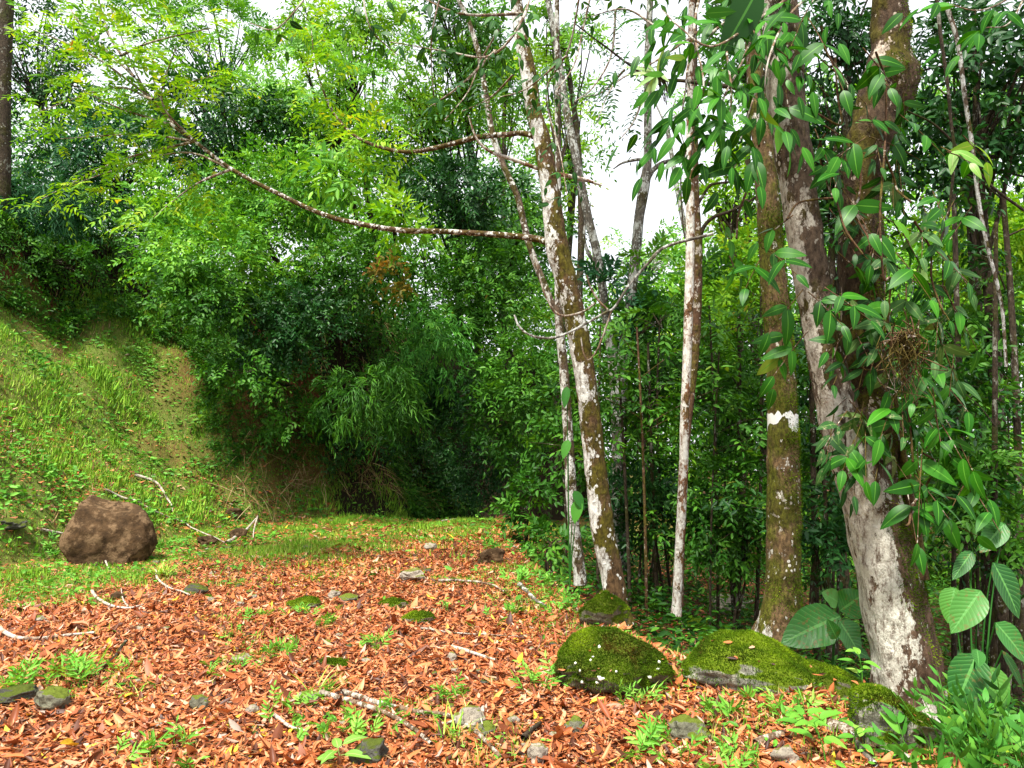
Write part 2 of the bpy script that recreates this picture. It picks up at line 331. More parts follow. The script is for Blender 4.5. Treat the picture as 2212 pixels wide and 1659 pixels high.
B['branch'] = barkmat('mossy_branch_bark', (.10, .06, .03), (.075, .055, .010), (.66, .66, .6), .6, .34, 0, 13, 8, .8, 1)
B['palestick'] = barkmat('bleached_stick_bark', (.33, .24, .17), (.22, .17, .1), (.6, .55, .47), .2, .6, 0, 16, 9, .2)

def rockmat(name, stone, moss, amt, dark=.5, lich=None):
    m, n = mat_new(name); o = N_(n, 'ShaderNodeOutputMaterial'); b = N_(n, 'ShaderNodeBsdfPrincipled'); n.links.new(b.outputs[0], o.inputs[0])
    b.inputs['Roughness'].default_value = .9; b.inputs['Specular IOR Level'].default_value = .15
    tc = N_(n, 'ShaderNodeTexCoord'); co = tc.outputs['Object']; ge = N_(n, 'ShaderNodeNewGeometry')
    f1 = tex(n, co, 9, 8, .7); f2 = tex(n, co, 40, 6, .7); f3 = tex(n, co, 3.5, 5, .6)
    base = mixc(n, ramp(n, [(.3, (0, 0, 0)), (.7, (1, 1, 1))], f1).outputs[0], tuple(v * dark for v in stone), tuple(v * 1.35 for v in stone))
    base = mixc(n, ramp(n, [(.52, (0, 0, 0)), (.6, (.7, .7, .7))], f2).outputs[0], base, tuple(v * .35 for v in stone))
    if lich:
        base = mixc(n, ramp(n, [(.50, (0, 0, 0)), (.56, (1, 1, 1))], tex(n, co, 5, 10, .8)).outputs[0], base, lich)
    sep = N_(n, 'ShaderNodeSeparateXYZ'); n.links.new(ge.outputs['Normal'], sep.inputs[0])
    k = mth(n, 'ADD', mth(n, 'MULTIPLY', sep.outputs[2], .45), f3)
    mk = ramp(n, [(1.0 - amt * .5 - .04, (0, 0, 0)), (1.0 - amt * .5 + .04, (1, 1, 1))], k).outputs[0]
    mc = mixc(n, f2, tuple(v * .4 for v in moss), tuple(v * 1.5 for v in moss))
    n.links.new(mixc(n, mk, base, mc), b.inputs['Base Color'])
    bp = N_(n, 'ShaderNodeBump'); bp.inputs['Strength'].default_value = .9; bp.inputs['Distance'].default_value = .03
    n.links.new(mth(n, 'ADD', f1, mth(n, 'MULTIPLY', f2, .4)), bp.inputs['Height']); n.links.new(bp.outputs[0], b.inputs['Normal']); return m
K = {}
K['brown'] = rockmat('rust_brown_stone', (.070, .040, .018), (.05, .05, .012), -.2, .3, (.15, .095, .05))
K['mossy'] = rockmat('mossy_stone', (.15, .14, .10), (.07, .10, .006), 1.1, .5)
K['half'] = rockmat('half_mossy_stone', (.19, .185, .15), (.10, .15, .006), .8, .5, (.38, .38, .3))
K['greyg'] = rockmat('greenish_grey_stone', (.17, .17, .12), (.10, .13, .015), .6, .5)
K['grey'] = rockmat('pale_grey_stone', (.33, .29, .23), (.12, .13, .02), .3, .5)
K['darkrock'] = rockmat('dark_grey_stone', (.08, .08, .065), (.06, .08, .01), .5, .5)

# ground material: soil, litter stain, grass stain by a cover attribute
def groundmat():
    m, n = mat_new('forest_floor'); o = N_(n, 'ShaderNodeOutputMaterial'); b = N_(n, 'ShaderNodeBsdfPrincipled'); n.links.new(b.outputs[0], o.inputs[0])
    b.inputs['Roughness'].default_value = .95; b.inputs['Specular IOR Level'].default_value = .1
    co = N_(n, 'ShaderNodeTexCoord').outputs['Object']; cv = N_(n, 'ShaderNodeAttribute', attribute_name='rnd').outputs['Fac']
    f1 = tex(n, co, 14, 6, .7); f2 = tex(n, co, 60, 4, .7)
    soil = mixc(n, f1, (.010, .008, .005), (.035, .025, .013))
    lit = mixc(n, ramp(n, [(.35, (0, 0, 0)), (.65, (1, 1, 1))], f2).outputs[0], (.05, .02, .01), (.24, .09, .04))
    gr = mixc(n, f1, (.045, .10, .012), (.19, .20, .05))
    c = mixc(n, ramp(n, [(.2, (0, 0, 0)), (.4, (1, 1, 1))], cv).outputs[0], soil, lit)
    c = mixc(n, ramp(n, [(.6, (0, 0, 0)), (.85, (1, 1, 1))], mth(n, 'ADD', cv, mth(n, 'MULTIPLY', mth(n, 'SUBTRACT', f1, .5), .4))).outputs[0], c, gr)
    n.links.new(c, b.inputs['Base Color'])
    bp = N_(n, 'ShaderNodeBump'); bp.inputs['Strength'].default_value = 1; bp.inputs['Distance'].default_value = .03
    n.links.new(mth(n, 'ADD', f1, mth(n, 'MULTIPLY', f2, .5)), bp.inputs['Height']); n.links.new(bp.outputs[0], b.inputs['Normal']); return m

# ------------------------------------------------------------------ ground
def covers(x, y):
    """returns litter density, grass density, hill steepness weight"""
    d, par = sdist(x, y, FOOT); e, _ = sdist(x, y, EDGE)
    wt = sst(5.1, 7.0, par)
    n_ = n2(x, y, 1.1, 21, 3); nb = n2(x, y, .45, 27, 2)
    path = (d < 0) & (e > -.35)
    far = sst(9.4, 12.6, y + 1.2 * n_ + .9 * (-x - 1.2))
    litter = np.where(path, 1 - .75 * far, np.where(e <= -.35, .25, .22))
    near_foot = sst(-2.4, -.1, d) * sst(4.5, 8, y)
    patch = .10 + 1.3 * sst(.10, .45, n2(x, y, 1.9, 33, 3)) * .5
    edgeg = sst(.9, .1, e) * .5
    grass = np.where(path, np.clip(far * .95 + near_foot * .8 * sst(-.4, .2, n_) + patch * .85 + edgeg, 0, 1), 0)
    hill = (d >= 0); grass = np.where(hill, np.clip((1 - wt * (.35 + .5 * sst(.9, 1.5, d))) * (.95 + .5 * n_), .12, 1), grass)
    grass = np.where(hill & (d > 4.9), .35, grass)
    litter = np.where(hill, np.clip(.2 - .9 * nb, .06, .8) * (1 - wt) + wt * .02, litter)
    litter = np.where(path, litter * (1 - .55 * near_foot), litter)
    return litter, grass, wt, d, e
li, gr, wt, dF, eF = covers(XX, YY)
cov = np.where(dF > 0, np.where(wt > .88, .05, np.where(dF > 4.7, .08, .62 + .5 * (gr - .5))), np.where(gr > .6, .75, .5)); cov = np.where(eF < -.6, .3, cov)
ny, nx = XX.shape; ii = np.arange(ny - 1)[:, None] * nx; jj = np.arange(nx - 1)[None]
GF = np.stack([ii + jj, ii + jj + 1, ii + nx + jj + 1, ii + nx + jj], -1).reshape(-1, 4)
g = part('ground', [(np.stack([XX, YY, ZZ], -1).reshape(-1, 3), GF, cov.ravel())], groundmat()); g['kind'] = 'structure'

def normals(x, y, e=.06):
    hx = (hfun(x + e, y) - hfun(x - e, y)) / (2 * e); hy = (hfun(x, y + e) - hfun(x, y - e)) / (2 * e)
    return nrmz(np.stack([-hx, -hy, np.ones_like(hx)], -1))
def scatter(rg, n, x0, x1, y0, y1, infr=True):
    x = rg.uniform(x0, x1, n); y = rg.uniform(y0, y1, n)
    if infr:
        k = (np.abs(x) / np.maximum(y, .1) < .76); x, y = x[k], y[k]
    return x, y

# leaf litter
rg = rngs(1); parts_ = []
x, y = scatter(rg, 260000, -5.5, 4.0, 2.6, 6.6); l, g_, wt_, d_, e_ = covers(x, y); k = rg.random(len(x)) < l * np.where(e_ < -.35, .6, 1); x, y = x[k], y[k]
def litter(x, y, T, big=1.):
    n = len(x); a = rg.uniform(0, 2 * np.pi, n); nn = normals(x, y) + .24 * rg.normal(size=(n, 3)); A = np.stack([np.cos(a), np.sin(a), rg.normal(0, .22, n)], -1)
    P = np.stack([x, y, hfun(x, y) + rg.uniform(.002, .03, n)], -1); L = big * np.clip(rg.normal(.049, .015, n) * np.where(rg.random(n) < .05, 1.9, 1), .02, .14)
    r = np.clip(rg.beta(1.3, 1.25, n) , 0, .985); r = np.where(rg.random(n) < .006, 1, r)
    r = np.clip(r + .1 * n2(x, y, 1.3, 55, 2), 0, 1)
    return leaves(P, A, nn, L, L * rg.uniform(.28, .55, n), T, rg.normal(0, .25, n), rg.uniform(-.65, .5, n), r)
parts_.append(litter(x, y, T_CURL))
x, y = scatter(rg, 230000, -9, 5, 6.4, 14.5); l, g_, wt_, d_, e_ = covers(x, y); k = rg.random(len(x)) < l * np.where(e_ < -.35, .6, 1) * np.where(d_ > 0, .6, 1); x, y = x[k], y[k]
parts_.append(litter(x, y, T_CURL2, 1.05))
x, y = scatter(rg, 60000, -13, 6, 12, 22); l, g_, wt_, d_, e_ = covers(x, y); k = rg.random(len(x)) < .35 * l; x, y = x[k], y[k]
parts_.append(litter(x, y, T_MID, 1.5))
o = part('leaf_litter', parts_, M['litter']); tag(o, 'thick carpet of dry curled orange brown fallen leaves over the path', 'leaf litter'); o['kind'] = 'stuff'
x, y = scatter(rg, 9000, -6, 2.5, 2.8, 11); l, g_, wt_, d_, e_ = covers(x, y); k = (e_ > -.3) & (d_ < .3); x, y = x[k], y[k]; n = len(x); a = rg.uniform(0, 2 * np.pi, n)
tw_ = leaves(np.stack([x, y, hfun(x, y) + rg.uniform(.02, .04, n)], -1), np.stack([np.cos(a), np.sin(a), rg.normal(0, .06, n)], -1), np.tile([[0, 0, 1.]], (n, 1)), rg.uniform(.05, .22, n), rg.uniform(.0025, .006, n), T_LANC, rg.normal(0, .1, n), 0, rg.random(n))
o = part('twig_litter', [tw_], M['dry']); tag(o, 'fine dry twigs strewn over the fallen leaves of the path', 'twigs'); o['kind'] = 'stuff'
# grass
def blades(rg, x, y, hgt, wdt, lean=.5, T=T_LANC, rr=None):
    n = len(x); a = rg.uniform(0, 2 * np.pi, n); A = np.stack([np.cos(a) * lean, np.sin(a) * lean, np.ones(n)], -1) + .2 * rg.normal(size=(n, 3))
    nn = np.stack([-np.cos(a), -np.sin(a), .2 * np.ones(n)], -1); P = np.stack([x, y, hfun(x, y) - .005], -1)
    L = hgt * rg.uniform(.5, 1.5, n); return leaves(P, A, -nn, L, wdt * rg.uniform(.6, 1.4, n), T, rg.uniform(-.1, .9, n) * -1 * -1, 0, rg.random(n) if rr is None else rr)
rg = rngs(2); parts_ = []
x, y = scatter(rg, 480000, -13, 3, 7.5, 19); l, g_, wt_, d_, e_ = covers(x, y)
cl = sst(-.25, .5, n2(x, y, 2.2, 71, 2)); k = rg.random(len(x)) < g_ * (.35 + .65 * cl) * np.where(e_ < -.4, 0, 1); x, y = x[k], y[k]; d_ = d_[k]
hg = np.where(d_ > .1, .10, .055) * (.45 + 1.5 * np.clip(n2(x, y, 1.3, 72, 2) + .45, 0, 1.3) ** 2); rr = np.clip(rg.random(len(x)) * .7 + .3 * n2(x, y, .6, 74, 2) + .10, 0, 1)
parts_.append(blades(rg, x, y, hg, .009, 1.0, T_FAR, rr))
x, y = scatter(rg, 120000, -5, 2.5, 2.8, 8.5); l, g_, wt_, d_, e_ = covers(x, y); k = (rg.random(len(x)) < np.clip(g_ - .08, 0, 1) * .8) & (e_ > -.5); x, y = x[k], y[k]
parts_.append(blades(rg, x, y, .06, .006, .7))
o = part('grass', parts_, M['grass']); tag(o, 'bright green grass over the left slope and the far path', 'grass'); o['kind'] = 'stuff'
n = 26000; x, y = scatter(rg, n, -13, 0, 7.5, 18); l, g_, wt_, d_, e_ = covers(x, y); k = (d_ > -.3) & (wt_ < .9) & (rg.random(len(x)) < sst(.0, .5, n2(x, y, 1.4, 75, 2))); x, y = x[k], y[k]
o = part('dead_grass', [blades(rg, x, y, .12, .008, 1.3, T_FAR)], M['dry']); tag(o, 'straw coloured dead grass stems mixed into the slope grass', 'dead grass'); o['kind'] = 'stuff'
# broad ground cover
def covleaf(rg, x, y, L, W, hh, T=T_MID, k=1):
    n = len(x); a = rg.uniform(0, 2 * np.pi, n); nn = normals(x, y) + .5 * rg.normal(size=(n, 3)); A = np.stack([np.cos(a), np.sin(a), rg.normal(.1, .3, n)], -1)
    P = np.stack([x, y, hfun(x, y) + rg.uniform(.0, 1, n) * hh], -1); Ls = L * rg.uniform(.5, 1.5, n)
    return leaves(P, A, nn, Ls, W * Ls / L, T, .15, 0, np.clip(rg.random(n) * .8 + .3 * n2(x, y, .7, 81), 0, 1))
rg = rngs(3); parts_ = []
x, y = scatter(rg, 150000, -14, 3, 7, 20); l, g_, wt_, d_, e_ = covers(x, y); cl = sst(-.1, .45, n2(x, y, 1.6, 76, 3))
k = rg.random(len(x)) < np.where(d_ > 0, (.15 + .85 * cl) * (1 - .45 * wt_), g_ * .35 * (.2 + cl)) * (e_ > -.4); x, y = x[k], y[k]; d_ = d_[k]
parts_.append(covleaf(rg, x, y, .075, .035, np.where(d_ > 0, .14, .04)))
x, y = scatter(rg, 48000, -5, 2.5, 2.8, 8.5); l, g_, wt_, d_, e_ = covers(x, y); k = (rg.random(len(x)) < np.clip(g_ - .1, 0, 1)) & (e_ > -.5); x, y = x[k], y[k]
parts_.append(covleaf(rg, x, y, .045, .016, .05))
o = part('ground_cover', parts_, M['cover']); tag(o, 'low broad leaved weeds covering the left slope', 'ground cover'); o['kind'] = 'stuff'
rg = rngs(4); parts_ = []
x, y = scatter(rg, 120000, -.5, 14, 4.5, 24); e_, _ = sdist(x, y, EDGE); d_, _ = sdist(x, y, FOOT)
cl = sst(-.35, .35, n2(x, y, 1.2, 78, 3)); k = (e_ < -.05) & (d_ < 0) & (rg.random(len(x)) < .2 + .8 * cl) & ~((np.hypot(x - 2.3, y - 4.4) < .5)); x, y = x[k], y[k]; e_ = e_[k]
hh = np.clip(-e_ * .35, .04, .45)
parts_.append(covleaf(rg, x, y, .085, .032, hh))
o = part('undergrowth', parts_, M['mid']); tag(o, 'low green undergrowth on the forest floor right of the path', 'undergrowth'); o['kind'] = 'stuff'

# ------------------------------------------------------------------ foliage crowns
def ellipsoid_clusters(rg, c, r, n, seed, shell=.45, holes=.0):
    d = nrmz(rg.normal(size=(int(n * 1.8) + 8, 3))); rad = rg.random(len(d)) ** shell
    f = 1 + .45 * noise(d * 1.6 + seed * 3.1, 1., seed, 2); P = d * (rad * f)[:, None] * np.asarray(r)
    if holes: P = P[noise(P + seed, 1.3 / max(.4, min(r)), seed + 9) > -holes - .0]
    P = P[:n]; return np.asarray(c) + P, nrmz(P / np.asarray(r))
def crown(rg, c, r, L, W, style='broad', cov=3., seed=0, T=None, shell=.45, csz=.3, holes=.35, out_bias=.8, maxn=30000, up=.15):
    area = math.pi * (r[0] + r[1]) * .5 * r[2]
    n = int(min(maxn, 1.75 * cov * area / (.55 * L * W))); kk = {'broad': 7, 'pinnate': 14, 'lance': 7, 'whorl': 6, 'fern': 20}[style]
    m = 9; ncl = max(5, n // (kk * m)); C_, O_ = ellipsoid_clusters(rg, c, r, ncl, seed, shell, holes); ncl = len(C_)
    cr = csz * min(r)
    idx = np.repeat(np.arange(ncl), m); P = C_[idx] + rg.normal(size=(len(idx), 3)) * cr * np.array([.6, .6, .38])
    D = rg.normal(size=P.shape) * .8 + out_bias * O_[idx] + np.array([0, 0, up]); N = np.array([0, -.25, .75]) + .7 * rg.normal(size=P.shape) + .35 * O_[idx]
    crnd = rg.random(ncl)[idx] * .55 + .15 * rg.random(len(idx))  # tone per cluster; its dark end stands in for shade in crown recesses
    if T is None: T = T_MID
    ls, dr, an, ld = {'broad': (3.2, .35, 50, .15), 'pinnate': (3.6, .35, 65, .1), 'lance': (2.0, .7, 28, .5), 'whorl': (.5, .1, 70, .2), 'fern': (7, .5, 70, .1)}[style]
    lv = sprays(rg, P, D, N, L * ls * rg.uniform(.6, 1.3, len(P)), kk, L, W, an, dr, T, ld, rbase=crnd)
    return lv, C_
def limbs(rg, root, C_, r0, n=14, thin=.008, sides=4, sag=.15):
    if len(C_) == 0: return []
    out_ = []; root = np.asarray(root); idx = rg.choice(len(C_), min(n, len(C_)), replace=False)
    for i in idx:
        c = C_[i]; mid = (root + c) / 2; mid[2] += np.linalg.norm(c - root) * sag * rg.uniform(-.3, 1.2); mid[:2] += rg.normal(0, .08, 2) * np.linalg.norm(c - root)
        out_.append(tube(bez(root + rg.normal(0, .02, 3), mid, c), np.linspace(r0 * rg.uniform(.4, .8), thin, 5), sides, 8))
    return out_
def plant(name, label, cat, x, y, D, rx, ry, leaf, style, mat, cov=3., group=None, bark='dark', trunk=.03, seed=None, depth=.8, base=None, nl=16, T=None, stems=3, holes=.42, foot=True, maxn=45000, extra=None, csz=.24, up=.15):
    seed = (hash((x * 7 + y * 13)) & 0xffff) if seed is None else seed; rg = rngs(seed + 5)
    c = at(x, y, D); px = D / FPX; r = (rx * px, min(rx, ry) * px * depth + .15, ry * px)
    gx, gy = (c[0], c[1]) if base is None else base
    if (stems > 1 or D < 22) and x < 1120 and base is None:
        yy = np.arange(c[1], max(c[1] + 9, 25), .1); hh = hfun(np.full(yy.shape, c[0]), yy); kk = np.nonzero(hh > c[2] - r[2] * .7)[0]
        gy = yy[kk[0]] if len(kk) else yy[hh.argmax()]
    b = np.array([gx, gy, h1(gx, gy) - .03]); t = thing(name, b, label, cat, group)
    L, W = leaf; T = T or (T_FAR if D > 17 else T_MID)
    lv, C_ = crown(rg, c, r, L, W, style, cov, seed % 97, T, holes=holes, maxn=maxn, csz=csz, up=up)
    st = []; core = np.array(c) - np.array([0, 0, r[2] * .55])
    if core[2] < b[2] + .1: core[2] = b[2] + .1
    if gy > c[1] + .3: core = np.array(c) * .8 + b * .2
    for s in range(stems):
        q = b + rg.normal(0, .06 if stems > 1 else 0, 3) * [1, 1, 0]; cc = core + (rg.normal(0, .25, 3) * r if stems > 1 else 0)
        mid = (q + cc) / 2 + rg.normal(0, .05, 3) * np.linalg.norm(cc - q)
        st.append(tube(bez(q, mid, cc, 6), np.linspace(trunk, trunk * .55, 6), 7 if trunk > .03 else 5, 14, .1, 2, s))
        st += limbs(rg, cc, C_, trunk * .5, max(3, nl // stems), max(.003, trunk * .1))
        if stems == 1: st += limbs(rg, b + (cc - b) * .75, C_, trunk * .5, nl // 3, max(.003, trunk * .1))
    part('trunk' if stems == 1 else 'stems', st, B[bark], t)
    part('crown' if stems == 1 else 'foliage', [lv] + (extra or []), M[mat], t); return t
# ------------------------------------------------------------------ trees of the foreground
def px3(L, D0, D1=None):
    """[(x, y, w)] in photo pixels -> centre line and radii, depth going from D0 to D1 along the line"""
    n = len(L); P, r = [], []
    for i, (x, y, w) in enumerate(L):
        D = D0 if D1 is None else D0 + (D1 - D0) * i / (n - 1); P.append(at(x, y, D)); r.append(w * .5 * D / FPX)
    return np.array(P), np.array(r)
def up_to(P, r, h=4.0, dx=0, dy=0):
    """lets a trunk go on above the frame"""
    d = nrmz(P[-1] - P[-2]); q = P[-1] + d * h * .5 + [dx * .5, dy * .5, 0]; q2 = P[-1] + d * h + [dx, dy, 0]
    return np.vstack([P, q, q2]), np.concatenate([r, [r[-1] * .85, r[-1] * .6]])
def sprayset(rg, P, D, spec):
    pass

# --- leaning tree with the long branch reaching left
D0 = 6.55; b = at(1330, 1335, D0); b[2] = h1(b[0], b[1]) - .05
T1 = thing('leaning_tree', b, 'leaning mossy tree with white lichen patches, its long low branch reaching left over the path', 'tree')
P, r = px3([(1338, 1350, 66), (1330, 1300, 52), (1322, 1240, 48), (1300, 1130, 50), (1280, 950, 46), (1262, 800, 46), (1240, 680, 48), (1218, 590, 48), (1205, 540, 50), (1190, 430, 42), (1170, 300, 38), (1155, 250, 36), (1140, 150, 34), (1125, 80, 30), (1115, 0, 27)], D0)
P, r = up_to(P, r, 4)
part('trunk', [tube(P, r, 30, 200, .14, 8, 3)], B['main'], T1)
b1 = [(1208, 540, 34), (1180, 522, 20), (1140, 513, 17), (1060, 506, 15), (960, 500, 14), (860, 497, 14), (760, 480, 13), (690, 460, 12), (600, 418, 11.5), (500, 365, 10), (420, 305, 9), (375, 272, 8), (330, 215, 6), (290, 165, 5), (258, 115, 4), (225, 60, 3), (195, -10, 2)]
Pb, rb = px3(b1, D0, 8.2); part('long_branch', [tube(Pb, rb * .85, 12, 120, .18, 14, 5)], B['branch'], T1)
b2 = [(1172, 300, 18), (1130, 288, 12), (1100, 290, 12), (1030, 297, 12), (960, 315, 11), (890, 328, 9), (830, 320, 8), (770, 296, 7), (725, 250, 6), (700, 200, 5), (680, 130, 3), (672, 60, 2)]
Pc, rc = px3(b2, D0, 7.6); part('upper_branch', [tube(Pc, rc, 10, 90, .18, 14, 6)], B['branch'], T1)
b3 = [(1300, 400, 5), (1250, 385, 9), (1180, 370, 9), (1110, 345, 9), (1060, 328, 7), (1030, 300, 6), (1012, 250, 4)]
Pd, rd = px3(b3, D0 + .5, D0 + .2); part('side_branch', [tube(Pd, rd, 8, 40, .12, 14, 6)], B['pale'], T1)
# forked twigs and yellow green pinnate leaves at the far end of the long branch
rg = rngs(41); tw, SP, SD = [], [], []
twigs = [((500, 365), (380, 330), (150, 400)), ((420, 305), (300, 290), (130, 300)), ((375, 272), (300, 170), (240, 20)), ((375, 272), (330, 160), (345, 20)), ((330, 215), (240, 190), (60, 250)), ((330, 215), (200, 120), (60, 60)),
         ((290, 165), (180, 60), (120, -40)), ((262, 120), (230, 60), (200, -60)), ((420, 305), (350, 220), (380, 100)), ((500, 365), (420, 400), (330, 470)), ((262, 120), (330, 90), (460, 60)), ((330, 215), (400, 180), (480, 160)), ((420, 305), (250, 350), (90, 430)), ((375, 272), (250, 230), (150, 180))]
for a, m_, c in twigs:
    da = 7.6 + rg.uniform(-.2, .3); dc = 8 + rg.uniform(-1.0, 1.0); Q = np.array([at(*a, da), at(*m_, (da + dc) / 2), at(*c, dc)]); Q[:, :] = Q
    C = catmull(Q, 12); tw.append(tube(Q, [.016, .01, .004], 5, 14, .1, 9))
    for k_ in range(3, 12):
        for _ in range(1 + k_ % 2):
            q = C[k_] + rg.normal(0, .10, 3) * [1, 1.2, .8]; d = nrmz(C[min(k_, 10) + 1 if k_ < 11 else 11] - C[k_ - 1]) + rg.normal(0, .7, 3) * [1, 1, .45]; SP.append(q); SD.append(d)
SP = np.array(SP); SD = np.array(SD)
part('twigs', tw, B['twig'], T1)
nS = len(SP); part('foliage', [sprays(rg, np.repeat(SP, 2, 0) + rg.normal(0, .08, (nS * 2, 3)), np.repeat(SD, 2, 0) + rg.normal(0, .5, (nS * 2, 3)), np.tile([[0, -.25, 1.]], (nS * 2, 1)) + .35 * rg.normal(size=(nS * 2, 3)), rg.uniform(.22, .42, nS * 2), 13, .085, .03, 68, .35, T_MID, .12)], M['yellow'], T1)
# leaves on upper branch
SP, SD = [], []
Cc = catmull(Pc, 60)
for k_ in range(30, 60):
    for _ in range(3): SP.append(Cc[k_] + rg.normal(0, .15, 3)); SD.append(rg.normal(0, 1, 3) * [1, 1, .5])
part('upper_foliage', [sprays(rg, np.array(SP), np.array(SD), np.tile([[0, -.2, 1.]], (len(SP), 1)) + .4 * rg.normal(size=(len(SP), 3)), .3, 13, .08, .028, 68, .35, T_MID, .12)], M['yellow'], T1)

# --- thin forked tree just left of it
D2 = 7.6; b = at(1250, 1245, D2); b[2] = h1(b[0], b[1]) - .05
T2 = thing('forked_tree', b, 'slender speckled tree forking behind the leaning tree, one stem leaning left', 'tree')
P, r = px3([(1254, 1262, 30), (1250, 1220, 27), (1238, 1120, 25), (1228, 950, 22), (1218, 800, 20), (1208, 690, 19), (1206, 560, 14), (1206, 400, 13), (1204, 200, 12), (1203, 0, 11)], D2); P, r = up_to(P, r, 3)
Pa, ra = px3([(1212, 740, 17), (1208, 685, 16), (1190, 650, 15), (1144, 531, 15), (1119, 429, 14), (1092, 368, 14), (1066, 299, 14), (1053, 225, 13), (1043, 165, 12), (1033, 112, 12), (1010, 40, 10), (980, -20, 9)], D2)
part('trunk', [tube(P, r, 18, 110, .12, 8, 8)], B['thin'], T2); part('left_stem', [tube(Pa, ra, 14, 80, .12, 9, 9)], B['thin'], T2)
# --- grey V shaped tree behind, in the bright gap
D4 = 10.5; b = at(1340, 1180, D4); b[2] = h1(b[0], b[1]) - .1
T4 = thing('twin_stemmed_tree', b, 'twin stemmed grey tree forming a V against the bright sky gap', 'tree')
zb = b + [0, 0, 0]
_s = .78
Pl, rl = px3([(1340, 1230, 42), (1336, 1050, 36), (1334, 900, 34), (1325, 790, 30), (1312, 700, 26), (1292, 560, 25), (1270, 467, 24), (1243, 336, 24), (1222, 230, 22), (1212, 160, 20), (1195, 60, 18), (1180, -20, 16)], D4)
Pr, rr_ = px3([(1336, 900, 30), (1344, 792, 27), (1352, 717, 25), (1365, 624, 23), (1375, 531, 23), (1381, 467, 22), (1392, 400, 24), (1399, 336, 19), (1399, 149, 17), (1402, 60, 15), (1405, -20, 14)], D4)
part('left_stem', [tube(Pl, rl * _s, 16, 90, .1, 7, 4)], B['grey'], T4); part('right_stem', [tube(Pr, rr_, 14, 80, .1, 7, 5)], B['grey'], T4)
Pq, rq = px3([(1400, 385, 12), (1412, 366, 11), (1432, 352, 10), (1460, 345, 9), (1500, 335, 7), (1540, 300, 5)], D4); part('branch', [tube(Pq, rq, 8, 30, .15, 9, 2)], B['grey'], T4)
Pq, rq = px3([(1398, 345, 8), (1375, 345, 7), (1345, 352, 5), (1325, 365, 3)], D4); part('branch', [tube(Pq, rq, 6, 16, .15, 9, 2)], B['grey'], T4)
Pq, rq = px3([(1296, 580, 10), (1270, 545, 8), (1262, 500, 6), (1275, 440, 5)], D4); part('branch', [tube(Pq, rq, 6, 16, .15, 9, 2)], B['grey'], T4)
# --- slim pale trunk and brown one behind it
D6 = 7.7; b = at(1463, 1315, D6); b[2] = h1(b[0], b[1]) - .05
T6 = thing('slim_pale_tree', b, 'slim straight tree with white and brown blotched bark, right of the sky gap', 'tree')
P, r = px3([(1461, 1330, 24), (1463, 1280, 20), (1470, 1150, 20), (1477, 1000, 20), (1479, 900, 19), (1484, 780, 19), (1488, 650, 20), (1491, 520, 19), (1490, 400, 18), (1490, 300, 16), (1492, 150, 15), (1494, 0, 14)], D6); P, r = up_to(P, r, 3)
part('trunk', [tube(P, r, 18, 110, .1, 7, 12)], B['pale'], T6)
D6b = 8.3; b = at(1462, 1290, D6b); b[2] = h1(b[0], b[1]) - .05
T6b = thing('brown_tree', b, 'brown mossy trunk directly behind the slim pale tree', 'tree')
P, r = px3([(1466, 1310, 22), (1470, 1150, 20), (1478, 980, 20), (1490, 860, 20), (1501, 760, 20), (1506, 640, 21), (1505, 520, 22), (1502, 420, 18), (1500, 300, 16), (1500, 150, 13), (1500, 0, 12)], D6b); P, r = up_to(P, r, 3)
part('trunk', [tube(P, r, 16, 90, .12, 7, 13)], B['brown'], T6b)
Pq, rq = px3([(1512, 560, 10), (1516, 500, 9), (1540, 470, 8), (1580, 455, 7), (1640, 420, 5), (1700, 360, 3)], D6b); part('branch', [tube(Pq, rq, 7, 30, .15, 9, 2)], B['dark'], T6b)
Pq, rq = px3([(1508, 440, 8), (1520, 420, 7), (1535, 400, 7), (1560, 395, 5), (1640, 385, 4)], D6b); part('branch', [tube(Pq, rq, 7, 30, .15, 9, 2)], B['dark'], T6b)
# --- upright moss covered trunk
D7 = 7.0; b = at(1688, 1345, D7); b[2] = h1(b[0], b[1]) - .05
T7 = thing('mossy_tree', b, 'upright moss covered trunk with one white bark band, left of the vine covered tree', 'tree')
P, r = px3([(1686, 1380, 120), (1687, 1340, 92), (1689, 1300, 78), (1690, 1250, 72), (1692, 1150, 70), (1692, 1030, 68), (1690, 920, 63), (1687, 830, 60), (1679, 700, 56), (1670, 600, 54), (1660, 450, 50), (1650, 330, 46), (1640, 243, 42), (1632, 170, 38), (1625, 60, 34), (1620, 0, 32)], D7); P, r = up_to(P, r, 3.5)
part('trunk', [tube(P, r, 36, 200, .14, 7, 14, .03)], B['moss'], T7)
V7, F7 = tube(P, r, 36, 200, .14, 7, 14, .03)
_mc = lambda c, n_: np.clip(noise(c, 2.6, 5, 3) + .15 + .35 * n_[:, 0], 0, 1) * (c[:, 2] < 5)
def band(P0, rad, h, seed, mat, par, sides=48):
    V = []; rg_ = rngs(seed); th = np.linspace(0, 2 * np.pi, sides, endpoint=False); rows = 7
    top = h * (.5 + .35 * noise(np.stack([np.cos(th) * 2, np.sin(th) * 2, th * 0], -1), 2.6, seed, 5)); bot = -h * (.5 + .35 * noise(np.stack([np.cos(th) * 2, np.sin(th) * 2, th * 0 + 5], -1), 1.3, seed, 4))
    for k_ in range(rows):
        z = bot + (top - bot) * k_ / (rows - 1); V.append(np.stack([P0[0] + np.cos(th) * rad, P0[1] + np.sin(th) * rad, P0[2] + z], -1))
    V = np.concatenate(V); i = np.arange(rows - 1)[:, None] * sides; j = np.arange(sides)[None]; j2 = (j + 1) % sides
    F = np.stack([i + j, i + j2, i + sides + j2, i + sides + j], -1).reshape(-1, 4); part('white_bark_band', [(V, F)], mat, par)
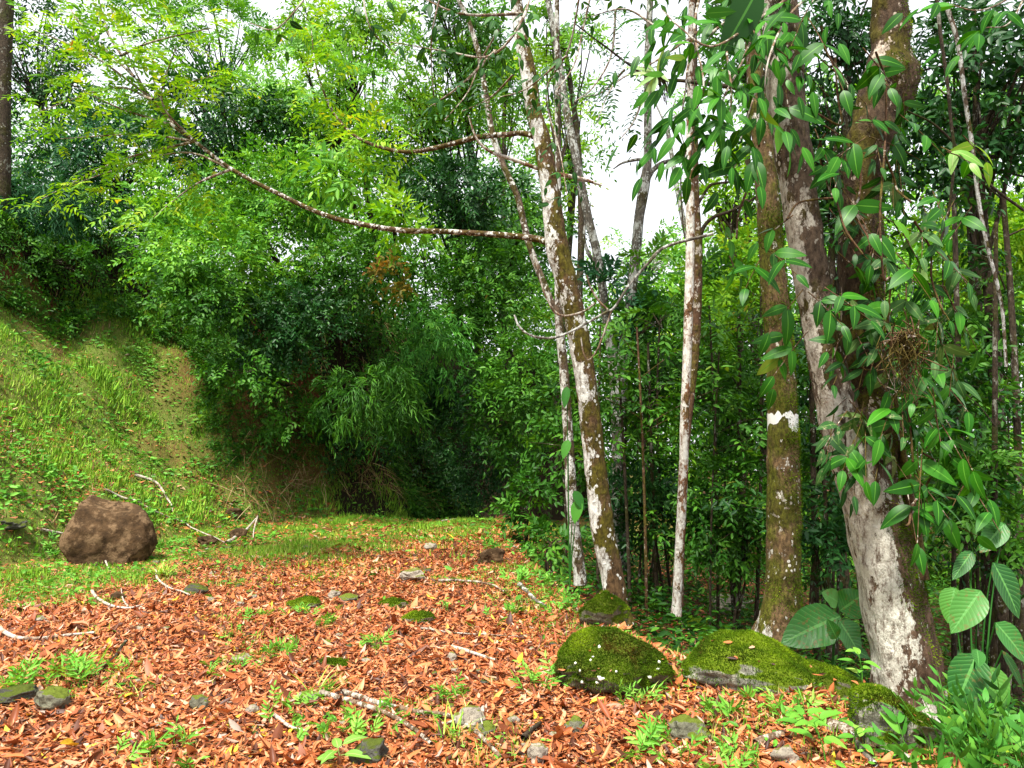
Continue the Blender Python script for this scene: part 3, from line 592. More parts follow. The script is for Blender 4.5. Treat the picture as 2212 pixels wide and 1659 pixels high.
m, n = mat_new('white_bark'); bb = N_(n, 'ShaderNodeBsdfPrincipled'); oo = N_(n, 'ShaderNodeOutputMaterial'); n.links.new(bb.outputs[0], oo.inputs[0]); bb.inputs['Roughness'].default_value = .8
co = N_(n, 'ShaderNodeTexCoord').outputs['Object']
n.links.new(mixc(n, ramp(n, [(.60, (0, 0, 0)), (.66, (1, 1, 1))], tex(n, co, 30, 5, .7, (1, 1, .35))).outputs[0], mixc(n, tex(n, co, 12, 4), (.55, .55, .5), (.78, .79, .76)), (.25, .16, .1)), bb.inputs['Base Color']); MWB = m
band(at(1691, 912, D7), 31.9 * D7 / FPX, .15, 3, MWB, T7)

# --- big vine covered tree on the right
D8 = 4.55; b = at(1965, 1500, D8); b[2] = h1(b[0], b[1]) - .05
T8 = thing('vine_covered_tree', b, 'big two stemmed tree at the right with pinkish lichen bark, wrapped in climber leaves', 'tree')
P, r = px3([(1972, 1560, 175), (1966, 1500, 156), (1958, 1430, 150), (1938, 1330, 148), (1915, 1230, 142), (1893, 1130, 138), (1872, 1040, 136), (1850, 960, 130), (1826, 890, 98)], D8)
low = tube(P, r * .87, 72, 140, .13, 4.5, 20, .06)
P, r = px3([(1868, 1100, 90), (1842, 1010, 88), (1812, 900, 82), (1792, 820, 80), (1775, 718, 76), (1757, 620, 76), (1741, 523, 75), (1728, 440, 75), (1718, 373, 76), (1703, 261, 80), (1692, 149, 82), (1686, 60, 80), (1680, 0, 78)], D8); P, r = up_to(P, r, 3)
left = tube(P, r, 40, 150, .15, 7, 21, .04)
part('trunk', [low], B['big'], T8); part('left_stem', [left], B['bigl'], T8)
P, r = px3([(1925, 1180, 96), (1905, 1080, 96), (1885, 960, 100), (1868, 850, 98), (1860, 740, 96), (1862, 620, 92), (1858, 520, 92), (1856, 410, 88), (1868, 330, 92), (1895, 245, 100), (1915, 190, 118), (1922, 140, 98), (1921, 80, 78), (1920, 0, 72)], D8 + .1, D8 + .05); P, r = up_to(P, r, 3)
V8, F8 = tube(P, r, 40, 170, .24, 6, 22, .04); part('right_stem', [(V8, F8)], B['bigr'], T8)
P, r = px3([(1985, 1250, 40), (1975, 1150, 30), (1962, 1060, 20), (1950, 980, 14), (1940, 900, 10), (1925, 800, 8)], D8 - .05); part('root_stem', [tube(P, r, 10, 40, .12, 8, 5)], B['brown'], T8)
# moss fringe on the right flank, small blades
def fuzz(rg, V, F, n, L, W, cond=None, jit=.5):
    Q = V[F]; c = Q.mean(1); nn = np.cross(Q[:, 1] - Q[:, 0], Q[:, 3 if Q.shape[1] > 3 else 2] - Q[:, 0]); A = np.linalg.norm(nn, axis=1); nn = nrmz(nn)
    w_ = A * (1 if cond is None else cond(c, nn)); w_ = w_ / w_.sum(); i = rg.choice(len(F), n, p=w_)
    u = rg.random((n, 1)); v = rg.random((n, 1)); q = Q[i]; P_ = (q[:, 0] * (1 - u) + q[:, 1] * u) * (1 - v) + (q[:, 3 if q.shape[1] > 3 else 2] * (1 - u) + q[:, 2] * u) * v
    return leaves(P_ - nn[i] * .002, nn[i] + jit * rg.normal(size=(n, 3)) + [0, 0, -.2], rg.normal(size=(n, 3)), L * rg.uniform(.5, 1.5, n), W, T_FAR, .2, 0, np.clip(.5 + .75 * noise(P_, 7, 3, 3) + .3 * (rg.random(n) - .5), 0, 1))

rg = rngs(31)
part('moss', [fuzz(rg, V7, F7, 16000, .018, .007, _mc)], M['mossblade'], T7)
part('moss', [fuzz(rg, V8, F8, 9000, .016, .006, _mc), fuzz(rg, low[0], low[1], 7000, .014, .006, lambda c, n_: np.clip(noise(c, 3, 8, 3) + .5 * n_[:, 0] - .1, 0, 1))], M['mossblade'], T8)
# ------------------------------------------------------------------ climber on the big tree
def leafspray_near(rg, P, D, N, k, L, W, ln, T=T_NEAR, droop=.25, ldroop=.35, ang=58):
    n = len(P); return sprays(rg, P, D, N, ln, k, L, W, ang, droop, T, ldroop, up=-.12, jit=.34, taper=.5)
rg = rngs(77)
bq = at(1990, 1500, D8 - .25); V1 = thing('climbing_vine', bq, 'large leaved climber with glossy drooping leaves covering the big right hand tree', 'vine')
VST = []
def vsp(items, L, W, k, T=T_NEAR, spread=22, Djit=.3, seed=1):
    rg = rngs(seed); P, D, N = [], [], []
    for (x, y, dx, dy, dep) in items:
        p = at(x, y, D8 + dep * .7 + rg.uniform(-.08, .08)); q = at(x + dx, y + dy, D8 + dep * .7 + rg.uniform(-Djit, .1)); P.append(p); D.append(q - p); N.append([rg.normal(0, .55), -.8, .75 + rg.normal(0, .3)])
    P, D, N = np.array(P), np.array(D), np.array(N); ln = np.linalg.norm(D, axis=1); VST.extend([tube(np.array([p - d_ * .25, p + d_ * .3 - [0, 0, .02], p + d_ - [0, 0, .25 * np.linalg.norm(d_)]]), [.004, .003, .002], 5, 8) for p, d_ in zip(P, D)]); return leafspray_near(rg, P, D, N, k, L, W, ln, T), P, D
near_sp = [(1640, 560, -30, 40, -.5), (1690, 480, -90, 60, -.45), (1700, 210, 10, 60, -.6), (1760, 640, 60, 40, -.4), (1720, 640, -60, 60, -.5), (1700, 700, -30, 110, -.5), (1730, 730, -60, 60, -.45), (1800, 630, 80, 40, -.5), (1840, 660, 90, 20, -.5), (1870, 260, 70, -10, -.5), (1860, 300, -50, 20, -.5), (1800, 280, 80, 40, -.5),
   (1900, 300, 90, 20, -.4), (2060, 330, 60, 10, -.6), (1950, 560, 60, 60, -.4), (2000, 520, 90, 60, -.4), (2050, 640, 60, 90, -.45), (1990, 600, 60, 60, -.3), (1900, 480, -20, 70, -.55), (1830, 560, 80, 60, -.4), (1980, 950, 10, 120, -.5), (1990, 1040, 60, 60, -.5), (1960, 1060, 20, 90, -.5), (1950, 1090, 160, 30, -.5), (1990, 1000, -10, 130, -.45),
   (1840, 960, -20, 40, -.4), (1900, 900, -60, 60, -.4), (1850, 880, 60, 60, -.4), (1900, 820, 60, 70, -.45), (1960, 900, 50, 60, -.45), (1930, 860, -30, 60, -.4), (2000, 780, 90, 80, -.4), (2040, 900, 60, 80, -.35), (1960, 760, 60, 80, -.45), (1600, 340, -50, 50, -.6), (1620, 300, 20, 60, -.6), (1480, 330, -10, 20, -.7), (1560, 480, 30, 60, -.5), (1580, 560, 20, 30, -.5),
   (1660, 540, 60, 20, -.5), (1880, 120, 60, 60, -.5), (1790, 140, 80, 60, -.5), (1760, 60, 60, 90, -.5), (1700, 120, 90, 60, -.55), (1750, 10, -60, 90, -.55), (1950, 250, 90, 60, -.3), (1900, 980, -10, 40, -.35), (1770, 300, 40, 90, -.4), (1830, 420, 50, 60, -.4), (1950, 660, 40, 100, -.4)]
lv1, VP, VD = vsp(near_sp[::2], .19, .09, 3, seed=2); lv1b, _, _ = vsp(near_sp[1::2], .165, .078, 5, seed=12); part('glossy_leaves', [lv1, lv1b], M['climb'], V1)
rg = rngs(15); ex = [(rg.uniform(1760, 2090), rg.uniform(90, 1000), rg.uniform(-70, 80), rg.uniform(10, 90), rg.uniform(-.5, -.25)) for _ in range(18)] + [(rg.uniform(1980, 2110), rg.uniform(880, 1120), rg.uniform(-30, 90), rg.uniform(20, 90), -.4) for _ in range(6)]
lv1c, _, _ = vsp(ex, .165, .075, 4, seed=22); part('glossy_leaves', [lv1c], M['climb'], V1)
rg = rngs(5); old = [(rg.uniform(1780, 1990), rg.uniform(380, 1010), rg.uniform(-60, 60), rg.uniform(20, 80), rg.uniform(-.45, -.25)) for _ in range(20)] + [(rg.uniform(1990, 2070), rg.uniform(420, 850), rg.uniform(-20, 60), rg.uniform(30, 90), rg.uniform(-.4, -.2)) for _ in range(12)]
lv2, _, _ = vsp(old, .15, .065, 3, seed=3); part('spotted_leaves', [lv2], M['climbold'], V1)
dk = [(rg.uniform(1790, 1960), rg.uniform(150, 1000), rg.uniform(-50, 50), rg.uniform(20, 90), rg.uniform(-.3, -.1)) for _ in range(30)]
lv3, _, _ = vsp(dk, .14, .05, 4, seed=4); part('shade_coloured_leaves', [lv3], M['sil'], V1)  # climber leaves further back, their shade put into a darker leaf colour
lm, _, _ = vsp([(2090, 300, 40, 30, -.6), (2045, 320, 50, 10, -.6)], .19, .07, 3, seed=8); part('lime_leaves', [lm], M['lime'], V1)
Z3, Z6, Z2, Z5 = Zc(3), Zc(6), Zc(2), Zc(5)
st = []
for L_ in [[Z3(985, 770), Z3(945, 870), Z3(1000, 1080), Z3(1050, 1170), Z3(1100, 1330), Z3(1200, 1470)], [Z3(1130, 820), Z3(1185, 980), Z3(1180, 1130), Z3(1150, 1230), Z3(1230, 1370), Z3(1245, 1450)], [Z3(760, 1270), Z3(820, 1180), Z3(920, 1155), Z3(1040, 1145)],
           [Z3(1275, 300), Z3(1330, 460), Z3(1335, 650), Z3(1325, 900), Z3(1300, 1250), Z3(1320, 1600), Z6(1360, 200), Z6(1340, 500)], [Z3(960, 150), Z3(990, 300), Z3(1090, 450), Z3(1140, 560)], [Z3(1040, 330), Z3(1055, 560), Z3(1075, 720), Z3(940, 660)],
           [Z3(1330, 900), Z3(1380, 1030), Z3(1400, 1100), Z3(1480, 1170)], [Z3(1500, 1280), Z3(1590, 1440), Z6(1600, 200), Z6(1670, 400)], [Z6(1440, 700), Z6(1430, 800), Z6(1470, 1000), Z6(1490, 1250)], [Z6(1550, 1200), Z6(1620, 1260), Z6(1560, 1400), Z6(1490, 1500), Z6(1470, 1600), Zc(9)(1450, 260)],
           [Z6(1600, 1420), Z6(1700, 1460), Z6(1850, 1490)], [Z3(590, 770), Z3(600, 850)], [Z3(470, 1380), Z3(480, 1250), Z3(530, 1100)], [Z3(0, 1480), Z3(150, 1390), Z3(340, 1350)]]:
    Q = np.array([at(x_, y_, D8 - .38 + .1 * math.sin(i)) for i, (x_, y_) in enumerate(L_)]); st.append(tube(Q, np.full(len(Q), .0065), 6, len(Q) * 6, .3, 20, 3))
part('stems', st[:-1] + VST, B['brown'], V1)
# hanging clump of dead roots and dry leaves
rg = rngs(9); c0 = at(1953, 735, D8 - .45); hp = [tube(np.array([c0 + rg.normal(0, .04, 3), c0 + rg.normal(0, .07, 3) - [0, 0, .05], c0 + rg.normal(0, .06, 3) - [0, 0, rg.uniform(.08, .35)]]), [.004, .003, .001], 4, 8) for _ in range(90)]
o = part('dead_root_clump', hp, B['brown'], None, tuple(c0)); tag(o, 'brown clump of dead roots hanging among the climber leaves', 'root clump')

# ------------------------------------------------------------------ lianas
def liana(name, L_, D, w0, label, w1=None, bark='twig', cat='vine', group=None, Ds=None, k=6, amp=.15):
    Q = np.array([at(x_, y_, (Ds[i] if Ds else D)) for i, (x_, y_) in enumerate(L_)]); w1 = w0 if w1 is None else w1
    rr = np.linspace(w0, w1, len(Q)) * .5 * D / FPX; b_ = Q[np.argmin(Q[:, 2])]
    o = part(name, [tube(Q, rr, k, len(Q) * 7, amp, 12, 3)], B[bark], None, tuple(b_)); return tag(o, label, cat, group)
liana('liana', [(1540, 505), Z2(1950, 1430), Z2(1850, 1530), Z5(1900, 50), Z5(1750, 220), Z5(1660, 355), Z5(1600, 390), Z5(1400, 500), Z5(1290, 533), Z5(1180, 520), Z5(1110, 470), Z5(1080, 400)], 6.0, 7.5, 'looping grey vine sweeping down from the right and curling up left of the leaning tree', 5, 'grey')
liana('liana', [Z5(1620, 370), Z5(1570, 320), Z5(1520, 240), Z5(1500, 170)], 6.05, 6, 'short vine stub hooked up from the looping grey vine', 4, 'twig')
liana('liana', [Z5(1550, 330), Z5(1480, 380), Z5(1380, 405), Z5(1320, 385), Z5(1270, 310), Z5(1240, 230), Z5(1200, 60)], 6.1, 5, 'thin tan vine hung in a tight curve across the leaning trunk', 4, 'twig')
liana('liana', [Z5(1640, 380), Z5(1600, 500), Z5(1560, 600), Z5(1510, 660), Z5(1480, 620), Z5(1465, 530)], 6.0, 4, 'fine hooked vine end dangling in front of the leaning trunk', 3, 'twig')
liana('liana', [(1500, 20), (1502, 200), (1494, 330), Z3(150, 1000), Z3(160, 1300), Z3(180, 1420)], 6.8, 4, 'thin straight vine hanging beside the slim pale tree', 3, 'dark')
liana('liana', [Z3(1630, 0), Z3(1650, 200), Z3(1690, 480), Z3(1710, 700), Z3(1730, 900), Z3(1700, 1200), Z3(1650, 1400)], 6.5, 9, 'dark drooping stem behind the lime leaves at the right', 6, 'dark')
liana('liana', [Z3(1680, 20), Z3(1750, 250), Z3(1790, 560), Z3(1830, 820), Z3(1870, 1150), Z3(1920, 1420), Z3(1980, 1650), Z6(2010, 400), Z6(2030, 700)], 6.2, 11, 'long speckled dangling vine at the right edge of the forest', 7, 'thin')
liana('liana', [(2212, 455), (2140, 400), (2080, 330), (2020, 270), (1960, 240)], 6.6, 7, 'dark slanting branch vine at the upper right edge', 4, 'dark')

# ------------------------------------------------------------------ small poles and saplings of the understory
poles = [(1290, 1160, 700, 7, 9.5, 'dark'), (1395, 1200, 700, 7, 9.0, 'brown'), (1420, 1210, 740, 9, 9.8, 'dark'), (1360, 1190, 800, 8, 9.2, 'dark'), (1548, 1230, 660, 7, 9.6, 'dark'), (1590, 1240, 680, 12, 10.5, 'dark'), (1625, 1230, 640, 9, 9.5, 'dark'), (1530, 1200, 760, 5, 9, 'dark'),
         (1760, 1260, 500, 14, 8.5, 'dark'), (1790, 1260, 560, 9, 8, 'dark'), (2080, 1230, 420, 16, 8.2, 'dark'), (2130, 1250, 480, 14, 7.6, 'dark'), (2180, 1240, 420, 18, 9.0, 'dark'), (2050, 1240, 560, 10, 9.6, 'dark')]
plab = ['thin upright sapling between the two stemmed and the leaning trunks', 'brown pole sapling just right of the leaning tree', 'dark young trunk right of the grey V shaped tree', 'brown young trunk close to the foot of the grey V shaped tree', 'dark thin pole right of the slim pale tree', 'thicker dark young trunk midway between slim pale tree and mossy tree', 'dark young trunk just left of the mossy tree', 'finest pole stem beside the brown trunk',
        'dark pole between the mossy tree and the vine covered tree', 'slim dark sapling close behind the vine covered tree', 'dark trunk right behind the hanging climber leaves', 'dark trunk in the shade near the right edge', 'thick dark trunk at the far right edge', 'thin dark stem right of the big trunk foot']
for (x_, yb, yt, w_, D_, bk), lb in zip(poles, plab):
    rg = rngs(x_); p0 = at(x_, yb, D_); p0[2] = h1(p0[0], p0[1]) - .05; p1 = at(x_ + rg.uniform(-25, 25), yt, D_ + rg.uniform(-.3, .3)); md = (p0 + p1) / 2 + rg.normal(0, .06, 3)
    t_ = thing('sapling', p0, lb, 'sapling', 'young trunks of the understory'); r0 = w_ * .5 * D_ / FPX
    tb = [tube(bez(p0, md, p1, 6), np.linspace(r0 * 1.1, r0 * .6, 6), 9, 24, .12, 6, x_)]
    tips = []
    for k_ in range(7):
        s_ = p0 + (p1 - p0) * rg.uniform(.3, 1); e_ = s_ + rg.normal(0, 1, 3) * [.6, .4, .25] + [0, 0, .25]; tb.append(tube(bez(s_, (s_ + e_) / 2 + [0, 0, .1], e_), np.linspace(r0 * .25, .003, 5), 4, 7)); tips += [s_ * .5 + e_ * .5, e_]
    part('trunk', tb, B[bk], t_); tips = np.array(tips); tips = np.repeat(tips, 5, 0) + rg.normal(0, .12, (len(tips) * 5, 3))
    part('leaves', [sprays(rg, tips, rg.normal(size=tips.shape) * [1, 1, .4], np.tile([[0, 0, 1.]], (len(tips), 1)) + .4 * rg.normal(size=tips.shape), .3, 7, .11, .042, 50, .3, T_MID, .2)], M['mid' if x_ < 1700 else 'dark'], t_)

# ------------------------------------------------------------------ shrubs on the bank, understory and background trees
A_ = 'shrub'
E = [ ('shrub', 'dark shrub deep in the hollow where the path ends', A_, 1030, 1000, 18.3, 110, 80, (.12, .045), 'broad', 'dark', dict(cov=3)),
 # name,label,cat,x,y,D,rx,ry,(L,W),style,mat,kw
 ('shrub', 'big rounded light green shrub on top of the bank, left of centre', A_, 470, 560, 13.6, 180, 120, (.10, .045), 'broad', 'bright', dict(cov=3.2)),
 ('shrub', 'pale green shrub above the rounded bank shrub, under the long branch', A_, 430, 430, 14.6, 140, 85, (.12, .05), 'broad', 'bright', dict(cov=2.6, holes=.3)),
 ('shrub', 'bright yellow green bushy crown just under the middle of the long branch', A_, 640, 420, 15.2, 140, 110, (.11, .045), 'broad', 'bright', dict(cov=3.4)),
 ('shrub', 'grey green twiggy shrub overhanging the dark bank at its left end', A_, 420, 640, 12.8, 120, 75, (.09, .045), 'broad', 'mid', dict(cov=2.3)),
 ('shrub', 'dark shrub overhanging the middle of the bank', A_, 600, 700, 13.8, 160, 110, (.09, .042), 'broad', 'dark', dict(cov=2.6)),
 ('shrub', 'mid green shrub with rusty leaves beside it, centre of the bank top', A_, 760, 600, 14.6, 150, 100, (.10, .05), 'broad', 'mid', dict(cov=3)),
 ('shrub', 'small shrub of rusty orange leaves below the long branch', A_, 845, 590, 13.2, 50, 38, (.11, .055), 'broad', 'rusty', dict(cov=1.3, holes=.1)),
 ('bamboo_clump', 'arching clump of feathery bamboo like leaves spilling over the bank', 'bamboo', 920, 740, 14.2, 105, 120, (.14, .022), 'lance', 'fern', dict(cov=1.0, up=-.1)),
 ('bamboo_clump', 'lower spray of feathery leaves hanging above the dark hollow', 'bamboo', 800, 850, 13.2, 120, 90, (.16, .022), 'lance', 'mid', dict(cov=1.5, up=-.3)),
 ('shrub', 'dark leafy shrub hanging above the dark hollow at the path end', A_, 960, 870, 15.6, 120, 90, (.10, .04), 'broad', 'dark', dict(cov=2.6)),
 ('shrub', 'green shrub on the bank above the right end of the hollow', A_, 1030, 640, 15.8, 140, 130, (.12, .05), 'broad', 'mid', dict(cov=2.8)),
 ('shrub', 'dark green shrub at the right end of the hollow, left of the forked tree', A_, 1110, 860, 14.5, 100, 150, (.12, .045), 'broad', 'mid', dict(cov=2.8)),
 ('shrub', 'low leafy shrub at the right verge where the path ends', A_, 1140, 1090, 11.2, 55, 70, (.12, .05), 'broad', 'mid', dict(cov=2.2)),
 ('shrub', 'small shrub with broad leaves on the verge, left of the forked trunk foot', A_, 1185, 1165, 9.0, 50, 50, (.10, .042), 'broad', 'mid', dict(cov=1.6)),
 ('shrub', 'leafy bush between the forked tree and the leaning tree', A_, 1230, 920, 10.8, 70, 130, (.12, .05), 'broad', 'mid', dict(cov=1.8)),
 ('shrub', 'tall dark pinnate leaved bush in front of the sky gap', A_, 1440, 650, 10.0, 110, 95, (.13, .045), 'pinnate', 'mid', dict(cov=2.4, stems=2)),
 ('shrub', 'bush with long pinnate leaves right of the leaning trunk', A_, 1340, 640, 10.8, 70, 80, (.13, .045), 'pinnate', 'blue', dict(cov=2.2, stems=2)),
 ('shrub', 'dense green bush behind the looping vine', A_, 1390, 830, 11.5, 110, 120, (.12, .045), 'broad', 'mid', dict(cov=3)),
 ('shrub', 'sunlit yellow green bush seen between the slim pale tree and mossy tree', A_, 1580, 620, 14.0, 90, 110, (.14, .055), 'broad', 'yellow', dict(cov=2.6)),
 ('shrub', 'mid green bush low between the slim pale tree and mossy tree', A_, 1580, 850, 11.0, 100, 130, (.12, .045), 'broad', 'mid', dict(cov=3)),
 ('shrub', 'dark low bush at ground level between slim pale tree and mossy tree', A_, 1570, 1100, 9.4, 100, 120, (.10, .038), 'broad', 'mid', dict(cov=3)),
 ('shrub', 'dark low bush behind the leaning tree foot', A_, 1390, 1080, 10.0, 90, 110, (.10, .038), 'broad', 'dark', dict(cov=2.6)),
 ('shrub', 'dark bush filling the gap between mossy tree and vine covered tree', A_, 1760, 880, 9.0, 70, 170, (.12, .045), 'broad', 'mid', dict(cov=2.6)),
 ('shrub', 'dark low bush behind the large leaved plant', A_, 1790, 1150, 8.0, 90, 90, (.10, .04), 'broad', 'dark', dict(cov=2.6)),
 ('shrub', 'dark green bush behind the hanging climber at the right', A_, 2060, 900, 8.6, 110, 150, (.12, .045), 'broad', 'mid', dict(cov=2.8)),
 ('shrub', 'dark thicket at the right edge above the ribbed leaf plant', A_, 2140, 1080, 7.4, 110, 120, (.11, .04), 'broad', 'mid', dict(cov=2.6)),
 ('shrub', 'sunlit yellow green bush at the right edge, halfway up', A_, 2120, 520, 12.5, 150, 100, (.13, .055), 'broad', 'yellow', dict(cov=3)),
 ('shrub', 'mid green bush at the right edge below the sunlit one', A_, 2120, 740, 10.0, 140, 120, (.13, .05), 'broad', 'mid', dict(cov=3)),
 ('shrub', 'dark bluish shrub above the soil step at the left edge', A_, 60, 440, 14.5, 150, 60, (.20, .03), 'lance', 'blue', dict(cov=2.6)),
 ('shrub', 'dark shrub on the upper hill, left of the rounded bank shrub', A_, 220, 500, 16.0, 120, 55, (.10, .045), 'broad', 'dark', dict(cov=2.4)),
 ('shrub', 'low green shrub below the soil step on the upper slope', A_, 110, 560, 14.2, 140, 32, (.09, .045), 'broad', 'mid', dict(cov=2.2)),
 ('shrub', 'leafy sapling bush at the foot of the spur beside the dark bank', A_, 540, 790, 12.8, 75, 60, (.09, .045), 'broad', 'mid', dict(cov=1.5)),
 ('shrub', 'dark weedy shrub at the base of the bank, left of the hollow', A_, 760, 950, 14.6, 90, 45, (.08, .035), 'broad', 'dark', dict(cov=2)),
 ('shrub', 'small dark shrub at the foot of the bank where spur and bank meet', A_, 620, 900, 13.8, 80, 60, (.10, .045), 'broad', 'mid', dict(cov=1.5)),
]
for (nm, lb, ct, x_, y_, D_, rx, ry, lf, sty, mt, kw) in E:
    gname = None
    px_ = at(x_, y_, D_); 
    plant(nm, lb, ct, x_, y_, D_, rx, ry, lf, sty, mt, **{**dict(trunk=.022, depth=.9, nl=14), **kw})
TT = [ # trees with a trunk to the ground
 ('leafy_tree', 'tall tree with pale bright pinnate leaves above the middle of the long branch', 690, 190, 17, 180, 110, (.17, .05), 'pinnate', 'pale', dict(cov=2.6, holes=.3)),
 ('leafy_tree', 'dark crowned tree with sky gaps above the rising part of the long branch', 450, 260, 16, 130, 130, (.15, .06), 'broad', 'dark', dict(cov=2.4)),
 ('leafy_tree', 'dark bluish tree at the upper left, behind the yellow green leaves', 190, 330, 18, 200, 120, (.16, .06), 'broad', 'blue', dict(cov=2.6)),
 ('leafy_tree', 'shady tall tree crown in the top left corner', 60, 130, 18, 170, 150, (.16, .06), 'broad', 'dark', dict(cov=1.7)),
 ('leafy_tree', 'mid green tree behind the soil step, low at the left edge', 120, 400, 22, 200, 80, (.16, .06), 'broad', 'mid', dict(cov=1.8)),
 ('leafy_tree', 'bright green canopy at the top edge, left of centre', 430, 50, 21, 220, 70, (.17, .06), 'pinnate', 'bright', dict(cov=3.0)),
 ('leafy_tree', 'yellow green tree crown high at the top centre', 740, 50, 20, 170, 85, (.18, .07), 'broad', 'yellow', dict(cov=3)),
 ('leafy_tree', 'bright yellow green tree right of the pale pinnate tree', 950, 190, 19, 160, 120, (.17, .065), 'broad', 'yellow', dict(cov=2.6)),
 ('leafy_tree', 'dense dark tree below the upper branch, centre of the view', 980, 410, 15.5, 170, 90, (.15, .055), 'broad', 'dark', dict(cov=3)),
 ('leafy_tree', 'green tree filling the gap behind the upper branch', 830, 310, 20, 150, 90, (.16, .06), 'broad', 'mid', dict(cov=2.6)),
 ('leafy_tree', 'mid green tree behind the junction of the long branch and leaning trunk', 1100, 520, 18, 130, 130, (.15, .06), 'broad', 'mid', dict(cov=3)),
 ('leafy_tree', 'yellowish tree crown seen right of the leaning trunk', 1240, 300, 20, 65, 210, (.18, .07), 'broad', 'yellow', dict(cov=1.5, base=tuple(at(1180, 900, 20)[:2]))),
 ('leafy_tree', 'light green tree crown behind the forked tree top', 1090, 150, 22, 120, 130, (.18, .07), 'broad', 'bright', dict(cov=1.8)),
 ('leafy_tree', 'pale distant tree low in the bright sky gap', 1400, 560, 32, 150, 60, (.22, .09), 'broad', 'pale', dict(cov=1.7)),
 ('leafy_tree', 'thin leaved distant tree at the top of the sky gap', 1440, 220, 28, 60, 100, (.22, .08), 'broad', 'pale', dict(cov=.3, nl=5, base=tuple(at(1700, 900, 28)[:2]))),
 ('leafy_tree', 'yellow green tree between the brown trunk and mossy trunk, mid height', 1580, 440, 15, 80, 110, (.16, .06), 'broad', 'yellow', dict(cov=1.6)),
 ('leafy_tree', 'light green tree low behind the slim pale tree', 1540, 700, 22, 170, 130, (.18, .07), 'broad', 'bright', dict(cov=3)),
 ('leafy_tree', 'yellow green crown at the top edge right of the leaning tree', 1220, 60, 17, 110, 90, (.15, .055), 'pinnate', 'yellow', dict(cov=1.3, base=tuple(at(1165, 900, 17)[:2]))),
 ('leafy_tree', 'mid green tree crown at the top edge between brown and mossy trunks', 1620, 120, 16, 100, 130, (.15, .06), 'broad', 'mid', dict(cov=2.0, base=tuple(at(1700, 900, 16)[:2]))),
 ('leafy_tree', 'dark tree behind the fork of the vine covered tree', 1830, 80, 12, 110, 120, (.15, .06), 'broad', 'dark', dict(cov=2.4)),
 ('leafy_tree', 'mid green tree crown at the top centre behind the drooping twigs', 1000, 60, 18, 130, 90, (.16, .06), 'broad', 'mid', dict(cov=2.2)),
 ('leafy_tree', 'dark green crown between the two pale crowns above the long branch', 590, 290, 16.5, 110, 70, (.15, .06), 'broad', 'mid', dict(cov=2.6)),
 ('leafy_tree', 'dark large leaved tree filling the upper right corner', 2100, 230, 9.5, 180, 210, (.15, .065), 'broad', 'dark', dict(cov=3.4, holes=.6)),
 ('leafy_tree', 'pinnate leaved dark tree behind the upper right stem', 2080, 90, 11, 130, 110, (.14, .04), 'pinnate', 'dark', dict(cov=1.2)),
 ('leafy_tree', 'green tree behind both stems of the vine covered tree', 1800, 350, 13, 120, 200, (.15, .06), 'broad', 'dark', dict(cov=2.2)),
 ('leafy_tree', 'sunlit distant tree at the far right', 2150, 560, 20, 170, 120, (.2, .08), 'broad', 'bright', dict(cov=2.2)),
 ('leafy_tree', 'green forest tree behind the lower right trunks', 1950, 700, 18, 200, 150, (.18, .07), 'broad', 'bright', dict(cov=2.4)),
]
for (nm, lb, x_, y_, D_, rx, ry, lf, sty, mt, kw) in TT:
    plant(nm, lb, 'tree', x_, y_, D_, rx, ry, lf, sty, mt, group=None, **{**dict(trunk=.11 if D_ < 25 else .16, stems=1, bark='grey' if D_ > 25 else 'dark', nl=20, depth=.8), **kw})
# far left dark trunk
p0 = at(-5, 420, 14); q0 = p0.copy(); q0[2] = h1(p0[0], p0[1]) - .1
t_ = thing('dark_tree', q0, 'thick dark trunk standing at the far left edge', 'tree'); P, r = px3([(2, 560, 36), (4, 420, 34), (6, 200, 32), (14, 0, 30)], 14); P[0] = q0; P, r = up_to(P, r, 3); part('trunk', [tube(P, r, 16, 60, .1, 4, 3)], B['dark'], t_)
# saplings with large bright leaves
plant('sapling', 'bright broad leaved sapling clump hanging left of the upper branch', 'sapling', 740, 350, 12.2, 48, 75, (.22, .07), 'broad', 'bright', cov=3, stems=1, trunk=.02, depth=.9)
plant('sapling', 'young sapling tip with yellowish drooping leaves above the long branch', 'sapling', 872, 462, 11.0, 36, 42, (.17, .06), 'broad', 'yellow', cov=2.2, stems=1, trunk=.016, depth=.9)

# distant forest behind everything
rg = rngs(90); pr = []
def wall(x0, x1, ytop, ybot, D, n, L, W):
    x_ = rg.uniform(x0, x1, n); t = rg.random(n); yt = ytop + 50 * n2(x_ / 90, x_ * 0, 1, 5, 2); y_ = yt + (ybot - yt) * t
    Dd = D + rg.uniform(-2.5, 2.5, n) + 2 * n2(x_ / 60, y_ / 60, 1, 8)
    u = (x_ - CX) / FPX; v = (CY - y_) / FPX; c, s = math.cos(TILT), math.sin(TILT); d = np.stack([u, c - s * v, s + c * v], -1); P_ = np.array([0, 0, CAMZ]) + d * (Dd / d[:, 1])[:, None]
    keep = noise(P_, .9, 4, 2) > -.28; P_ = P_[keep]; m_ = len(P_)
    return sprays(rg, P_, rg.normal(size=(m_, 3)), np.tile([[0, -.3, 1.]], (m_, 1)) + .5 * rg.normal(size=(m_, 3)), L * 3, 6, L, W, 50, .4, T_FAR, .1)
pr = [wall(-150, 1180, 200, 520, 29, 5000, .24, .10), wall(-150, 1180, 420, 1000, 27, 12000, .24, .10), wall(1100, 1500, 610, 1250, 24, 6000, .22, .09), wall(1450, 2400, 480, 1300, 22, 16000, .22, .09), wall(1570, 2400, 150, 560, 24, 4000, .22, .09)]
o = part('distant_forest', pr, M['bright']); tag(o, 'distant green forest filling the background behind the trunks', 'forest'); o['kind'] = 'stuff'

